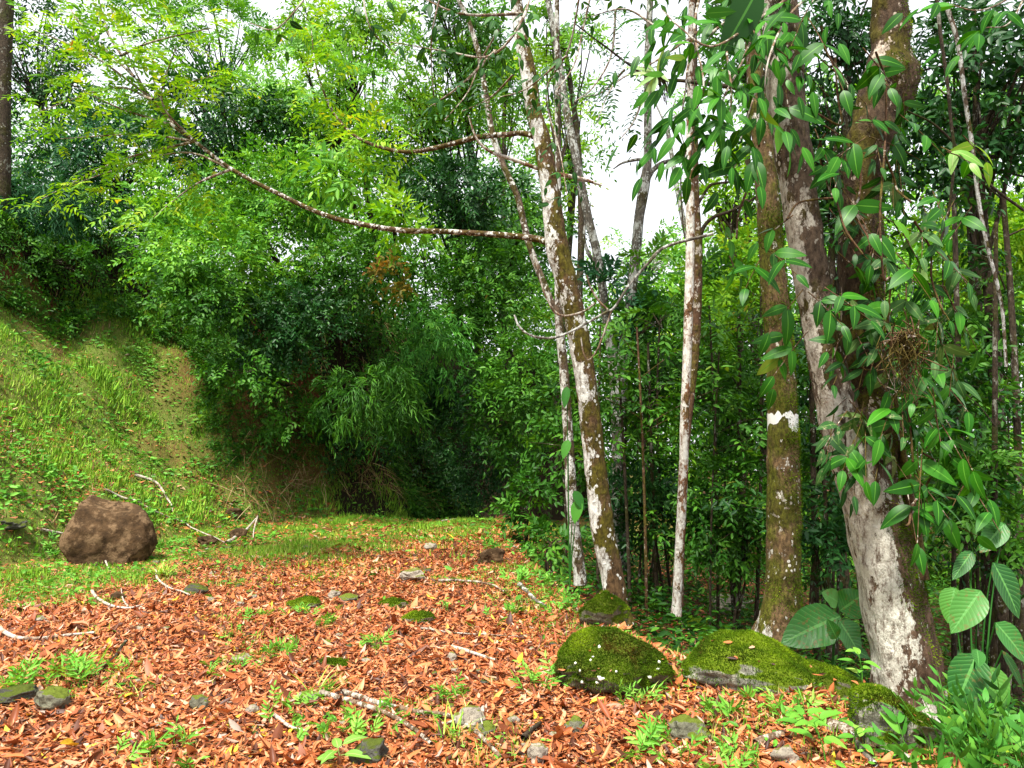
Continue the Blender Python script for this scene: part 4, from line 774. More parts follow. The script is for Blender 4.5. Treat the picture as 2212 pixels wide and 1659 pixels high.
# curtain of roots, dry grass and ferns on the bank
rg = rngs(91); n = 9000; x_ = rg.uniform(-5.2, 2.4, n); y_ = rg.uniform(12, 20, n); d_, par = sdist(x_, y_, FOOT); k_ = (d_ > .35) & (d_ < 1.9) & (par > 5.4) & (n2(x_, y_, 1.6, 44, 2) > -.25); x_, y_ = x_[k_], y_[k_]; nn = normals(x_, y_, .1)
P_ = np.stack([x_, y_, hfun(x_, y_)], -1) + nn * .1; A = nn * .8 + [0, 0, -.5] + .35 * rg.normal(size=P_.shape)
o = part('dry_grass_curtain', [leaves(P_, A, nn, rg.uniform(.2, .7, len(P_)), .012, T_LANC, .6, 0, rg.random(len(P_)))], M['dry']); tag(o, 'brown dead grass and roots hanging down the dark bank', 'dead grass'); o['kind'] = 'stuff'
n = 42000; x_ = rg.uniform(-9, 2.6, n); y_ = rg.uniform(11, 20.5, n); d_, par = sdist(x_, y_, FOOT); k_ = (d_ > .15 + .8 * (par < 8)) & (d_ < 4.2) & (par > 5.1 + .2 * d_ + .25 * n2(x_, y_, .9, 48, 2)) & (n2(x_, y_, 1.3, 45, 2) > -.55); x_, y_ = x_[k_], y_[k_]; nn = normals(x_, y_, .1)
P_ = np.stack([x_, y_, hfun(x_, y_)], -1) + nn * rg.uniform(0, .25, (len(x_), 1)); A = nn * .7 + .6 * rg.normal(size=P_.shape) + [0, 0, -.2]
o = part('bank_plants', [sprays(rg, P_, A, nn * .4 + [0, 0, .8] + .3 * rg.normal(size=P_.shape), .22, 6, .085, .034, 50, .35, T_MID, .2)], M['mid']); tag(o, 'small dark plants clinging all over the steep bank', 'bank plants'); o['kind'] = 'stuff'

rg = rngs(92); n = 38000; x_ = rg.uniform(-14, -5, n); y_ = rg.uniform(9, 19, n); d_, par = sdist(x_, y_, FOOT); k_ = (d_ > 4.3 + .4 * n2(x_, y_, .8, 49, 2)) & (d_ < 7.5) & (rg.random(n) < .35 + .65 * (n2(x_, y_, 1.1, 46, 2) > -.05)); x_, y_ = x_[k_], y_[k_]; nn = normals(x_, y_, .1)
P_ = np.stack([x_, y_, hfun(x_, y_)], -1) + nn * rg.uniform(0, .45, (len(x_), 1)) ** 1.5; A = nn * .6 + .6 * rg.normal(size=P_.shape) + [0, 0, -.1]
o = part('bank_plants', [sprays(rg, P_, A, nn * .4 + [0, 0, .8] + .4 * rg.normal(size=P_.shape), .24, 6, .09, .036, 50, .35, T_MID, .2)], M['mid']); tag(o, 'leafy plants hanging over the soil step at the upper left', 'bank plants'); o['kind'] = 'stuff'
# ------------------------------------------------------------------ overhanging branches near the camera
def overhang(lines, D, label, L, W, k, style, mat, w=6, every=2, seed=1, ln=None, name='overhanging_branch', bark='twig', T=None, spread=.5, cut=0):
    rg = rngs(seed); tb, P_, D_ = [], [], []
    for Ln in lines:
        Q = np.array([at(x_, y_, D + .25 * math.sin(i * 1.3 + seed)) for i, (x_, y_) in enumerate(Ln)]); C = catmull(Q, len(Ln) * 8)
        tb.append(tube(Q, np.linspace(w, 2, len(Q)) * .5 * D / FPX, 7, len(Ln) * 7, .2, 14, seed)); tg = nrmz(np.gradient(C, axis=0))
        for i in range(cut, len(C), every):
            s_ = 1 if (i // every) % 2 else -1; sd_ = nrmz(np.cross(tg[i], [0, -.3, 1.])) * s_
            P_.append(C[i]); D_.append(tg[i] * .6 + sd_ * spread * 1.6 + rg.normal(0, .25, 3))
    t_ = thing(name, at(lines[0][0][0], lines[0][0][1], D), label, 'branch'); part('branch', tb, B[bark], t_); P_ = np.array(P_); D_ = np.array(D_)
    ln = ln or L * 2.2; N = np.tile([[0, -.6, .9]], (len(P_), 1)) + .35 * rg.normal(size=P_.shape)
    T = T or T_NEAR
    if style == 'pinnate': lv = sprays(rg, P_, D_, N, ln, k, L, W, 72, .3, T_MID, .1, jit=.12, taper=.5)
    else: lv = sprays(rg, P_, D_, N, ln, k, L, W, 50, .4, T, .25, jit=.35, up=-.2)
    part('leaves', [lv], M[mat], t_); return t_
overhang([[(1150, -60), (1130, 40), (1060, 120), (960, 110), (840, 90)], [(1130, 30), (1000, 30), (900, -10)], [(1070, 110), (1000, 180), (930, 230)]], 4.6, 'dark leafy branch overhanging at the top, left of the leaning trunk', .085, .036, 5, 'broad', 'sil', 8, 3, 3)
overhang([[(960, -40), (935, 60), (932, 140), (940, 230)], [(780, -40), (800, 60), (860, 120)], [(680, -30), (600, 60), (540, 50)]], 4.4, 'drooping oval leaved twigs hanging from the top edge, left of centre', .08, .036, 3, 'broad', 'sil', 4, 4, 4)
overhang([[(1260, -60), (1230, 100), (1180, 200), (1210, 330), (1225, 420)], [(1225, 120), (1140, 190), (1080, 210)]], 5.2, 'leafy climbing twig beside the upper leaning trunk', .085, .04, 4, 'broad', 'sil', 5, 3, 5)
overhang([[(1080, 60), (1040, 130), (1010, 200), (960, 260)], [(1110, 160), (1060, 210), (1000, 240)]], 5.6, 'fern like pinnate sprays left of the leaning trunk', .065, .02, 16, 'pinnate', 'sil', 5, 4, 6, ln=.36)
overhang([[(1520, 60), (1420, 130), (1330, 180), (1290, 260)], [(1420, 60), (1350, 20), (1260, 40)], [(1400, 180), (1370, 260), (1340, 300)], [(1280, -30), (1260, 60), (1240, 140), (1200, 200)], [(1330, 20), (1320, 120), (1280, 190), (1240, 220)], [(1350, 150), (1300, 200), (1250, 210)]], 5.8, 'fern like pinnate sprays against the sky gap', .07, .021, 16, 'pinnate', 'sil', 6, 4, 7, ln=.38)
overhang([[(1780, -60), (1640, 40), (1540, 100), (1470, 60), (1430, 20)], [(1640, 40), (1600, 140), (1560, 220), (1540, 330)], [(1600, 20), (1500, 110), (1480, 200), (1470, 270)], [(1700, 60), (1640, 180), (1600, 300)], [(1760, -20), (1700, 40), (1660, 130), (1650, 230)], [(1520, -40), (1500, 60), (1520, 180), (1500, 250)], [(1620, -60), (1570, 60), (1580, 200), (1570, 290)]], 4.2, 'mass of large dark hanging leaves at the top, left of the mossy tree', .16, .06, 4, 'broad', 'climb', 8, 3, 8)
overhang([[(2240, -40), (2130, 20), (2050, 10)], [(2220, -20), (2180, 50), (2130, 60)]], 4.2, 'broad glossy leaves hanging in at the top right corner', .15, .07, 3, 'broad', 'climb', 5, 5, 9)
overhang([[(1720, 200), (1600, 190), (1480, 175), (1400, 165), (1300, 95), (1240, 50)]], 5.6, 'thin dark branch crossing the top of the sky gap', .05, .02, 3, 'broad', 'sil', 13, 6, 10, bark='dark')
# big dark leaf
def bigleaf(P0, Dv, Nv, L, W, T=T_NEAR, droop=.2): return leaves(np.array([P0]), np.array([Dv], float), np.array([Nv], float), L, W, T, droop, 0, np.array([.4]), .0)
t_ = thing('large_leaf_epiphyte', at(1625, 20, 4.1), 'very large dark oval leaf hanging at the top near the mossy tree', 'plant')
part('leaf', [bigleaf(at(1640, -30, 4.1), at(1540, 170, 4.0) - at(1640, -30, 4.1), [.4, -.9, .3], .48, .22)], M['sil'], t_)
# bromeliad with pale strap leaves
c0 = at(1415, 165, 5.0); t_ = thing('bromeliad', c0, 'bromeliad with pale strap leaves on a thin branch, top of the sky gap', 'bromeliad'); c0 = at(1640, 150, 5) * 0 + at(1412 + 8, 160, 5.0)
ds = [(-85, -25), (-75, -5), (-70, 40), (-40, 75), (-15, 60), (15, -60), (35, 50), (-60, -50), (40, 20)]
part('leaves', [leaves(np.array([c0] * len(ds)), np.array([at(1420 + a, 160 + b_, 5.0 - .06 * (i % 3)) - c0 for i, (a, b_) in enumerate(ds)]), np.tile([[.1, -1, .6]], (len(ds), 1)), np.array([math.hypot(a, b_) for a, b_ in ds]) * 5 / FPX, .045, T_LANC, .1, .2, rngs(1).random(len(ds)))], M['straw'], t_)
rg = rngs(2); part('roots', [tube(np.array([c0, c0 + rg.normal(0, .03, 3) + [.04, 0, -.08], c0 + rg.normal(0, .03, 3) + [.07, 0, -.2]]), [.006, .004, .001], 4, 8) for _ in range(16)], B['dark'], t_)

# ------------------------------------------------------------------ rocks
def ico(sub):
    import bmesh
    bm = bmesh.new(); bmesh.ops.create_icosphere(bm, subdivisions=sub, radius=1); V = np.array([v.co[:] for v in bm.verts]); F = np.array([[v.index for v in f.verts] for f in bm.faces]); bm.free(); return V, F
I5, I4, I3 = ico(6), ico(5), ico(4)
def rock(name, label, x, ytop, ybot, wpx, mat, seed, D=None, depth=.75, sub=None, moss=0, group=None, cuts=7, flat=1., sink=.25, mosscond=None, name2='stone', prof=None, namp=.26):
    b_ = gp(x, ybot - 3) if D is None else at(x, ybot, D); D_ = b_[1]; w_ = wpx * D_ / FPX / 2; hgt = (ybot - ytop) * D_ / FPX
    _y = b_[1]; b_[1] += w_ * depth * .6; b_[0] *= b_[1] / _y; w_ *= .95; rg = rngs(seed); V, F = (sub or I4); V = V.copy(); F = F
    for _ in range(cuts):
        nn = nrmz(rg.normal(size=3) + [0, 0, .2]); dd = rg.uniform(.62, .88); s_ = V @ nn; V = V - np.maximum(s_ - dd, 0)[:, None] * nn * .85
    nv = nrmz(V); V = V + nv * (namp * noise(V, 1.2, seed, 3) + .06 * noise(V, 4, seed + 3, 4))[:, None]
    ext = (V.max(0) - V.min(0)) / 2; V = (V - (V.max(0) + V.min(0)) / 2) / ext
    if prof: V[:, 2] = np.where(V[:, 2] > -.6, -.6 + (V[:, 2] + .6) * np.interp(V[:, 0], np.linspace(-1, 1, len(prof)), prof), V[:, 2])
    V = V * [w_, w_ * depth, hgt * .5 * (1 + sink)] + [0, 0, hgt * .5 * (1 - sink)]; zg = h1(b_[0], b_[1] - w_ * depth * .6); V = V + [b_[0], b_[1], zg + (.015 if hgt < .15 else 0)]
    bb_ = np.array([b_[0], b_[1], zg])
    if moss:
        t_ = thing(name, bb_, label, 'rock', group); part(name2, [(V, F)], K[mat], t_)
        part('moss', [fuzz(rg, V, F, moss, .014, .005, mosscond or (lambda c, n_: np.clip(n_[:, 2] * 1.3 + .25 + .5 * noise(c, 3, seed, 2), 0, 1) ** 2))], M['mossblade'], t_); return t_, V, F
    o = part(name, [(V, F)], K[mat], None, tuple(bb_)); tag(o, label, 'rock', group); return o, V, F
rock('boulder', 'big rust brown boulder at the left foot of the slope', 228, 1082, 1222, 222, 'brown', 19, sub=I5, depth=.7, cuts=13, sink=.4, namp=.13, prof=(1.1, 1.12, 1.0, .95, .92, .92, .95))
tA = rock('mossy_boulder', 'rounded green mossy boulder dotted with white fungi, below the leaning tree', 1327, 1385, 1512, 272, 'mossy', 22, sub=I5, moss=26000, depth=.8, cuts=5, namp=.34, prof=(.6, .85, 1, 1, .95, .85, .6), mosscond=lambda c, n_: np.clip(n_[:, 2] + .55 + .9 * noise(c, 4, 2, 3), 0, 1))
rB = rock('mossy_boulder', 'long half mossy boulder with bare grey lower face, right of the dotted one', 1625, 1378, 1500, 320, 'half', 25, sub=I5, moss=22000, depth=.7, cuts=7, namp=.34, prof=(.55, .95, 1, .9, .72, .5, .3))
rC = rock('mossy_boulder', 'dark mossy boulder between the long boulder and the vine covered trunk', 1810, 1400, 1525, 215, 'mossy', 27, sub=I5, moss=12000, depth=.7, D=4.6, prof=(1, 1, .9, .7, .5, .35))
rD = rock('mossy_boulder', 'small moss capped boulder with bare front at the foot of the vine covered tree', 1935, 1508, 1635, 200, 'half', 29, sub=I5, moss=9000, depth=.8, prof=(.9, 1, 1, .8, .6, .5))
rE = rock('mossy_rock', 'wedge shaped mossy rock against the foot of the leaning tree', 1305, 1275, 1350, 115, 'mossy', 31, sub=I4, moss=9000, depth=.8, D=5.95, cuts=9)
rock('mossy_boulder', 'small moss topped stone between the two big mossy boulders', 1505, 1345, 1372, 70, 'mossy', 33, moss=3500)
rg = rngs(66); lp = []
for q_ in (tA, rB, rC, rD, rE):
    V, F = q_[1], q_[2]; Q = V[F]; c_ = Q.mean(1); nn = nrmz(np.cross(Q[:, 1] - Q[:, 0], Q[:, 2] - Q[:, 0])); k = np.nonzero(nn[:, 2] > .45)[0]; i = rg.choice(k, 16); a = rg.uniform(0, 6.28, 16)
    lp.append(leaves(c_[i] + nn[i] * .012, np.stack([np.cos(a), np.sin(a), 0 * a], -1), nn[i] + .25 * rg.normal(size=(16, 3)), rg.uniform(.03, .07, 16), rg.uniform(.014, .026, 16), T_CURL, 0, rg.uniform(-.4, .5, 16), rg.random(16)))
o = part('leaf_litter', lp, M['litter']); tag(o, 'few dead leaves caught in the moss on the boulders', 'fallen leaves'); o['kind'] = 'stuff'
# fungi on boulder A
V, F = tA[1], tA[2]; Q = V[F].mean(1); rg = rngs(6); fp = []
for (x_, y_) in [(1290, 1392), (1273, 1420), (1237, 1435), (1246, 1447), (1253, 1475), (1287, 1460), (1284, 1478), (1300, 1474), (1430, 1432), (1425, 1440), (1333, 1445), (1408, 1468), (1278, 1412), (1292, 1470)]:
    dv = at(x_, y_, 1.) - [0, 0, CAMZ]; dv = nrmz(dv); w_ = Q - [0, 0, CAMZ]; tt = w_ @ dv; pd = np.linalg.norm(w_ - tt[:, None] * dv, axis=1); c_ = np.where(pd < .02, tt, 1e9).argmin(); q = Q[c_] - dv * .004
    v_, f_ = ico(1) if not fp else (V0, F0)
    if not fp: V0, F0 = v_, f_
    fp.append((v_ * [.013, .007, .012] * rg.uniform(.6, 1.1) * (1 + .4 * noise(v_, 2, len(fp)))[:, None] + q, f_))
m, n = mat_new('white_fungus'); bb = N_(n, 'ShaderNodeBsdfPrincipled'); oo = N_(n, 'ShaderNodeOutputMaterial'); n.links.new(bb.outputs[0], oo.inputs[0]); bb.inputs['Roughness'].default_value = .8
n.links.new(mixc(n, tex(n, N_(n, 'ShaderNodeTexCoord').outputs['Object'], 60, 3), (.6, .62, .5), (.82, .84, .74)), bb.inputs['Base Color']); [part('fungus', [f_], m, tA[0]) for f_ in fp]
RK = [(110, 1498, 1548, 80, 'greyg', 'greenish stone below the weed clump at the lower left'), (32, 1500, 1530, 90, 'darkrock', 'dark flat stone at the lower left edge'), (1012, 1540, 1585, 84, 'grey', 'pale grey stone at the bottom centre beside a forked twig'), (1050, 1575, 1600, 46, 'greyg', 'small mossy stone just below the pale grey stone'),
      (1162, 1622, 1660, 48, 'grey', 'pointed pale stone at the bottom edge, right of centre'), (1242, 1563, 1594, 50, 'greyg', 'round olive stone below the dotted mossy boulder'), (1490, 1570, 1620, 95, 'greyg', 'flat dull green stone at the lower right'), (795, 1618, 1665, 86, 'darkrock', 'mossy dark stone at the bottom edge beside the bright seedling'),
      (1695, 1628, 1665, 60, 'grey', 'small grey stone at the bottom edge, lower right'), (892, 1236, 1262, 64, 'grey', 'low flat grey stone in the middle of the path'), (722, 1284, 1300, 30, 'grey', 'pale egg shaped stone in mid path'), (752, 1292, 1306, 44, 'greyg', 'flat mossy stone beside the egg shaped stone'), (905, 1335, 1356, 74, 'half', 'low moss covered stone in the centre of the litter'),
      (850, 1303, 1320, 66, 'half', 'thin moss patch stone above the low moss covered one'), (1060, 1190, 1225, 66, 'brown', 'brown earthy rock on the right verge near the path end'), (425, 1270, 1290, 60, 'darkrock', 'dark flat stone left of mid path with grass beside it'), (255, 1288, 1306, 34, 'brown', 'small brown stone below the big boulder'),
      (80, 1440 - 100, 1352, 40, 'grey', 'small pale stone on the litter at the left'), (1110, 1562, 1577, 30, 'grey', 'little grey stone between bottom stones'), (430, 1515, 1545, 44, 'greyg', 'brownish green stone low in the left litter'), (545, 1533, 1552, 30, 'grey', 'small round grey stone at lower left of centre'), (975, 1375 + 45, 1438, 28, 'grey', 'tiny pale stone left of the dotted boulder'),
      (665, 1510, 1530, 56, 'grey', 'pale stone half covered by dead leaves, lower centre'), (520, 1425, 1440, 44, 'grey', 'whitish stone in the left litter'), (515, 1150, 1170, 40, 'brown', 'small brown rock at the foot of the spur'), (448, 1165, 1182, 44, 'brown', 'low brown rock right of the big boulder'), (505, 1108, 1128, 40, 'brown', 'brown rock sitting in the grass of the spur'),
      (930, 1080 + 100, 1196, 30, 'grey', 'small stone near the crest of the path'), (1570, 1290, 1335, 90, 'grey', 'grey boulder in shade between the slim pale tree and mossy tree'), (20, 1160, 1180, 70, 'darkrock', 'dark rock left of the big boulder at the frame edge'), (720, 1440, 1452, 60, 'half', 'thin mossy stone in the middle of the litter'), (655, 1305, 1322, 80, 'half', 'flat mossy rock under grass in mid path')]
for i, (x_, yt, yb, w_, mt, lb) in enumerate(RK): rock('stone', lb, x_, yt, yb, w_, mt, 100 + i, sub=I4 if w_ > 60 else I3, sink=.35, namp=.42, moss=2500 if mt == 'half' else 0, group='stones lying in the leaf litter')
rg = rngs(12)
for i in range(70):
    x_ = rg.uniform(260, 1250); y_ = rg.uniform(1190, 1640); w_ = rg.uniform(9, 22) * (y_ / 1400)
    rock('pebble', 'pebble half buried in the leaf litter of the path', x_, y_ - w_ * .45, y_, w_, ['grey', 'greyg', 'darkrock', 'grey'][i % 4], 300 + i, sub=ico(3) if i == 0 else None or I3, sink=.4, group='pebbles scattered along the path')

# ------------------------------------------------------------------ fallen sticks
def stick(L_, w0, label, bark='palestick', w1=None, lift=.04, name='fallen_branch', arcs=None, side=()):
    Q = []; w0 *= 1.25; w1 = w1 and w1 * 1.25
    for i, (x_, y_) in enumerate(L_):
        p = gp(x_, y_); p[2] += lift + (arcs[i] if arcs else 0); Q.append(p)
    Q = np.array(Q); D_ = Q[:, 1].mean(); dz = Q[:, 2] - hfun(Q[:, 0], Q[:, 1]); Q = catmull(np.hstack([Q, dz[:, None]]), len(Q) * 5); Q[:, 2] = np.maximum(hfun(Q[:, 0], Q[:, 1]) + np.maximum(Q[:, 3], .03), Q[:, 2]); Q = Q[:, :3]
    pr = [tube(Q, np.linspace(w0, w1 or w0 * .45, len(Q)) * .5 * D_ / FPX, 8, len(Q) * 2, .22, 16, int(w0 * 10))]
    for sl_ in side:
        q = np.array([gp(x_, y_) + [0, 0, lift + .01] for x_, y_ in sl_]); pr.append(tube(q, np.linspace(w0 * .6, w0 * .25, len(q)) * .5 * D_ / FPX, 6, len(q) * 6, .2, 16, 4))
    o = part(name, pr, B[bark], None, tuple(Q[0])); return tag(o, label, 'branch')
Z7, Z8, Z9 = Zc(7), Zc(8), Zc(9)
stick([Z7(-60, 840), Z7(0, 890), Z7(90, 940), Z7(220, 950), Z7(400, 925), Z7(545, 908)], 9, 'curved pale stick entering from the left edge')
stick([Z7(530, 660), Z7(560, 700), Z7(640, 745), Z7(740, 765), Z7(830, 745)], 6, 'curved pale twig with an upright fork, left of centre', side=[[Z7(740, 765), Z7(710, 715), Z7(700, 650)]])
stick([Z7(235, 318), Z7(380, 345), Z7(500, 400), Z7(590, 470), Z7(630, 530)], 5, 'arched pale twig in front of the big boulder', lift=.05)
stick([Z7(900, 540), Z7(910, 590), Z7(980, 640), Z7(1100, 685)], 5, 'hooked pale twig right of the big boulder')
stick([Z7(1310, 370), Z7(1400, 320), Z7(1490, 240)], 6, 'forked pale stick on the path where the spur ends', side=[[Z7(1490, 240), Z7(1470, 290), Z7(1465, 350)]], lift=.03)
stick([Z7(780, -10), Z7(900, 60), Z7(970, 140), Z7(1000, 220)], 5, 'pale dead stem arching down the grassy spur', lift=.06)
stick([Z7(600, 590 - 500), Z7(700, 130), Z7(900, 220), Z7(1100, 300), Z7(1300, 380)], 4, 'long thin dead vine lying from the boulder over the grass', lift=.05)
stick([Z8(-40, 1265), Z8(150, 1320), Z8(330, 1390), Z8(480, 1480), Z8(600, 1580)], 10, 'long straight stick at the bottom, left of centre', 'twig', 6)
stick([Z8(90, 1265), Z8(300, 1330), Z8(500, 1375), Z8(700, 1410), Z8(850, 1490), Z8(1000, 1660)], 11, 'longest brown stick bending down to the bottom edge', 'twig', 6)
stick([Z8(720, 990), Z8(800, 1015), Z8(900, 1050), Z8(970, 1075)], 8, 'short pale stick left of the dotted mossy boulder')
stick([Z8(540, 880), Z8(700, 905), Z8(860, 920), Z8(1100, 935)], 4, 'thin tan stick lying across the litter centre', 'twig')
stick([Z8(640, 598), Z8(780, 600), Z8(930, 620), Z8(1020, 665)], 5, 'thin stick lying across the upper right of the path', 'twig')
stick([Z8(1110, 620), Z8(1160, 670), Z8(1210, 720), Z8(1260, 750)], 9, 'weathered grey stick on the right verge', 'grey')
stick([Z8(1870, 690), Z8(1960, 740), Z8(2060, 790), Z8(2130, 830)], 20, 'thick rotten log piece by the slim pale tree foot', 'brown', 16, .05)
stick([Z8(1890, 710), Z8(2000, 790), Z8(2060, 860), Z8(2110, 920)], 5, 'pale thin stick leaning over the mossy stones', 'palestick', lift=.06)
stick([Z9(1020, 1460), Z9(1150, 1510), Z9(1300, 1580), Z9(1480, 1680)], 26, 'thick bark covered branch at the lower right corner', 'twig', 20, .03)
stick([Z9(580, 1570), Z9(660, 1530), Z9(740, 1510)], 14, 'short broken branch piece left of the thick branch', 'twig', 12, .03)
stick([Z9(1130, 1500), Z9(1200, 1600), Z9(1270, 1680)], 14, 'grey broken stick at the bottom edge, lower right', 'grey', 10, .02)
stick([Z9(260, 735), Z9(400, 725), Z9(520, 745), Z9(650, 712)], 6, 'crooked pale twig behind the long mossy boulder', 'palestick', lift=.12)
stick([Z8(900, 1380), Z8(880, 1430), Z8(780, 1450), Z8(690, 1475)], 7, 'forked pale twig resting on the pale grey stone', side=[[Z8(880, 1430), Z8(895, 1500)]], lift=.06)
stick([Z8(1130, 1540), Z8(1180, 1490), Z8(1230, 1450)], 9, 'short dark stick at the bottom centre', 'dark', 7)
stick([Z7(1590, 1410), Z7(1680, 1470), Z7(1780, 1495)], 7, 'short pale twig beside weeds at the bottom')
stick([Z7(730, 960), Z7(660, 1060), Z7(590, 1120)], 6, 'dark thin twig on the left litter', 'dark')
stick([Z8(655, 245), Z8(750, 232)], 4, 'pale stick lying on the crest of the path')

# ------------------------------------------------------------------ weeds
def weed(x_, y_, n, L, W, hgt, mat, label, cat='weed', sp=.12, name='weed', T=T_MID, lance=False, seed=None, D=None):
    b_ = gp(x_, y_) if D is None else at(x_, y_, D); b_[2] = h1(b_[0], b_[1]) if D is None else b_[2]
    rg = rngs(seed or int(x_ * 3 + y_)); t_ = thing(name, b_, label, cat); st, P_, D_ = [], [], []
    for _ in range(n):
        a = rg.uniform(0, 2 * np.pi); q0 = b_ + [rg.normal(0, sp), rg.normal(0, sp), 0]; q0[2] = h1(q0[0], q0[1]) if D is None else b_[2]; le = rg.uniform(.3, .9); h_ = hgt * rg.uniform(.6, 1.2)
        q1 = q0 + [math.cos(a) * le * h_ * .4, math.sin(a) * le * h_ * .4, h_ * .6]; q2 = q0 + [math.cos(a) * le * h_, math.sin(a) * le * h_, h_]
        st.append(tube(np.array([q0, q1, q2]), [.0022, .0016, .001], 4, 6)); C = catmull([q0, q1, q2], 5)
        P_.append(C[1]); D_.append(C[4] - C[1])
    P_, D_ = np.array(P_), np.array(D_); ln = np.linalg.norm(D_, axis=1)
    part('stems', st, M[mat], t_)
    N = np.tile([[0, -.2, 1.]], (n, 1)) + .25 * rg.normal(size=(n, 3)) + nrmz(D_) * -.6
    if lance: a = rg.uniform(0, 2 * np.pi, n * 4); Pp = np.repeat(P_, 4, 0); Pp[:, 2] = b_[2]; lv = leaves(Pp + rg.normal(0, .01, Pp.shape), np.stack([np.cos(a) * .6, np.sin(a) * .6, np.ones(n * 4)], -1), np.stack([-np.cos(a), -np.sin(a), np.ones(n * 4) * .3], -1), L * rg.uniform(.6, 1.3, n * 4), W, T_LANC, .5, 0, rg.random(n * 4))
    else: lv = sprays(rg, P_, D_, N, ln, 7, L, W, 55, .1, T, .25, jit=.3)
    part('leaves', [lv], M[mat], t_); return t_
W_ = [(1400, 1320, 14, .10, .035, .22, 'mid', 'dark leafy weeds right of the leaning tree foot', .15), (1600, 1345, 14, .10, .035, .2, 'mid', 'dark leafy weeds left of the mossy tree foot', .15), (1740, 1360, 14, .10, .035, .2, 'fern', 'leafy weeds right of the mossy tree foot', .12), (1510, 1300, 14, .10, .03, .25, 'mid', 'dark leafy weeds behind the small moss topped stone', .15), (1275, 1270, 12, .08, .03, .18, 'cover', 'leafy weeds between the forked and the leaning tree feet', .1), (350, 1190, 16, .07, .02, .14, 'cover', 'weeds at the right end of the big brown boulder', .12), (110, 1200, 16, .06, .02, .12, 'cover', 'weeds at the left end of the big brown boulder', .15), (75, 1490, 16, .07, .017, .16, 'weed', 'grassy green weed clump on the litter at the lower left', .10), (165, 1480, 16, .07, .017, .17, 'weed', 'green weed clump right beside the lower left clump', .10), (700, 1355, 10, .05, .014, .10, 'weed', 'small weed tuft left of the low mossy stone', .06), (650, 1330, 14, .05, .013, .08, 'weed', 'spreading weed around the flat mossy rock', .16),
      (640, 1540, 12, .05, .015, .10, 'weed', 'weed patch at the left of the long bottom stick', .10), (770, 1590, 16, .055, .016, .12, 'weed', 'weed clump at the bottom between two sticks', .12), (690, 1590, 10, .04, .022, .06, 'weed', 'creeping round leaved weed at the bottom', .09), (330, 1640, 10, .06, .016, .10, 'weed', 'weed at the bottom left of centre', .10),
      (600, 1420, 10, .07, .013, .09, 'weed', 'star shaped weed in the middle of the left litter', .05), (480, 1450, 9, .05, .013, .07, 'weed', 'sparse weed near a yellow leaf', .10), (1190, 1490, 14, .06, .017, .14, 'weed', 'weed clump against the left side of the dotted boulder', .09), (1370, 1535, 10, .05, .013, .14, 'weed', 'weed clump at the front of the dotted boulder', .05),
      (1430, 1640, 16, .06, .016, .13, 'weed', 'weed clump around the flat dull green stone', .12), (1560, 1660, 12, .05, .015, .12, 'weed', 'weed clump at the bottom edge, right of centre', .10), (1710, 1560, 14, .06, .02, .11, 'weed', 'leafy weed in front of the dark mossy boulder', .10), (1560, 1555, 8, .045, .02, .09, 'weed', 'small weed in the litter below the long boulder', .05),
      (540, 1340, 8, .05, .014, .08, 'weed', 'tiny weed in the litter left of mid path', .07), (470, 1240, 12, .05, .012, .08, 'cover', 'thin weed patch right of the big boulder', .2), (810, 1400, 10, .05, .014, .09, 'weed', 'weed in mid litter below the low mossy stone', .08), (1100, 1330, 16, .05, .02, .10, 'cover', 'leafy weeds on the right verge, left of the leaning tree', .22),
      (1180, 1260, 18, .07, .03, .16, 'cover', 'dense leafy weeds on the verge near the forked tree', .2), (1110, 1200, 14, .08, .035, .2, 'cover', 'weeds spilling onto the verge near the path end', .2), (1230, 1320, 14, .06, .026, .14, 'cover', 'weeds left of the wedge shaped mossy rock', .12), (1000, 1515, 8, .06, .012, .1, 'weed', 'wispy weed near the bottom centre stone', .08)]
for (x_, y_, n_, L_, w_, h_, mt, lb, sp) in W_: weed(x_, y_, n_, L_, w_, h_, mt, lb, sp=sp)
for (x_, y_, n_, L_, lb) in [(345, 1250, 22, .20, 'spiky grass tuft right below the big boulder'), (642, 1188, 18, .14, 'small bright grass tuft where litter meets the grass'), (715, 1185, 26, .09, 'round bright grass tuft on the path'), (940, 1170, 20, .10, 'low grass tuft near the crest of the path'), (985, 1600, 5, .22, 'tall grass sprig at the bottom centre'), (1390, 1510, 6, .15, 'grass sprig in front of the dotted boulder'), (300, 1500, 5, .10, 'short light grass sprig in the left litter'), (700, 1500, 4, .16, 'pale grass sprig near the long stick')]:
    weed(x_, y_, n_, L_, .008, .05, 'grass', lb, 'grass tuft', .05, 'grass_tuft', lance=True)
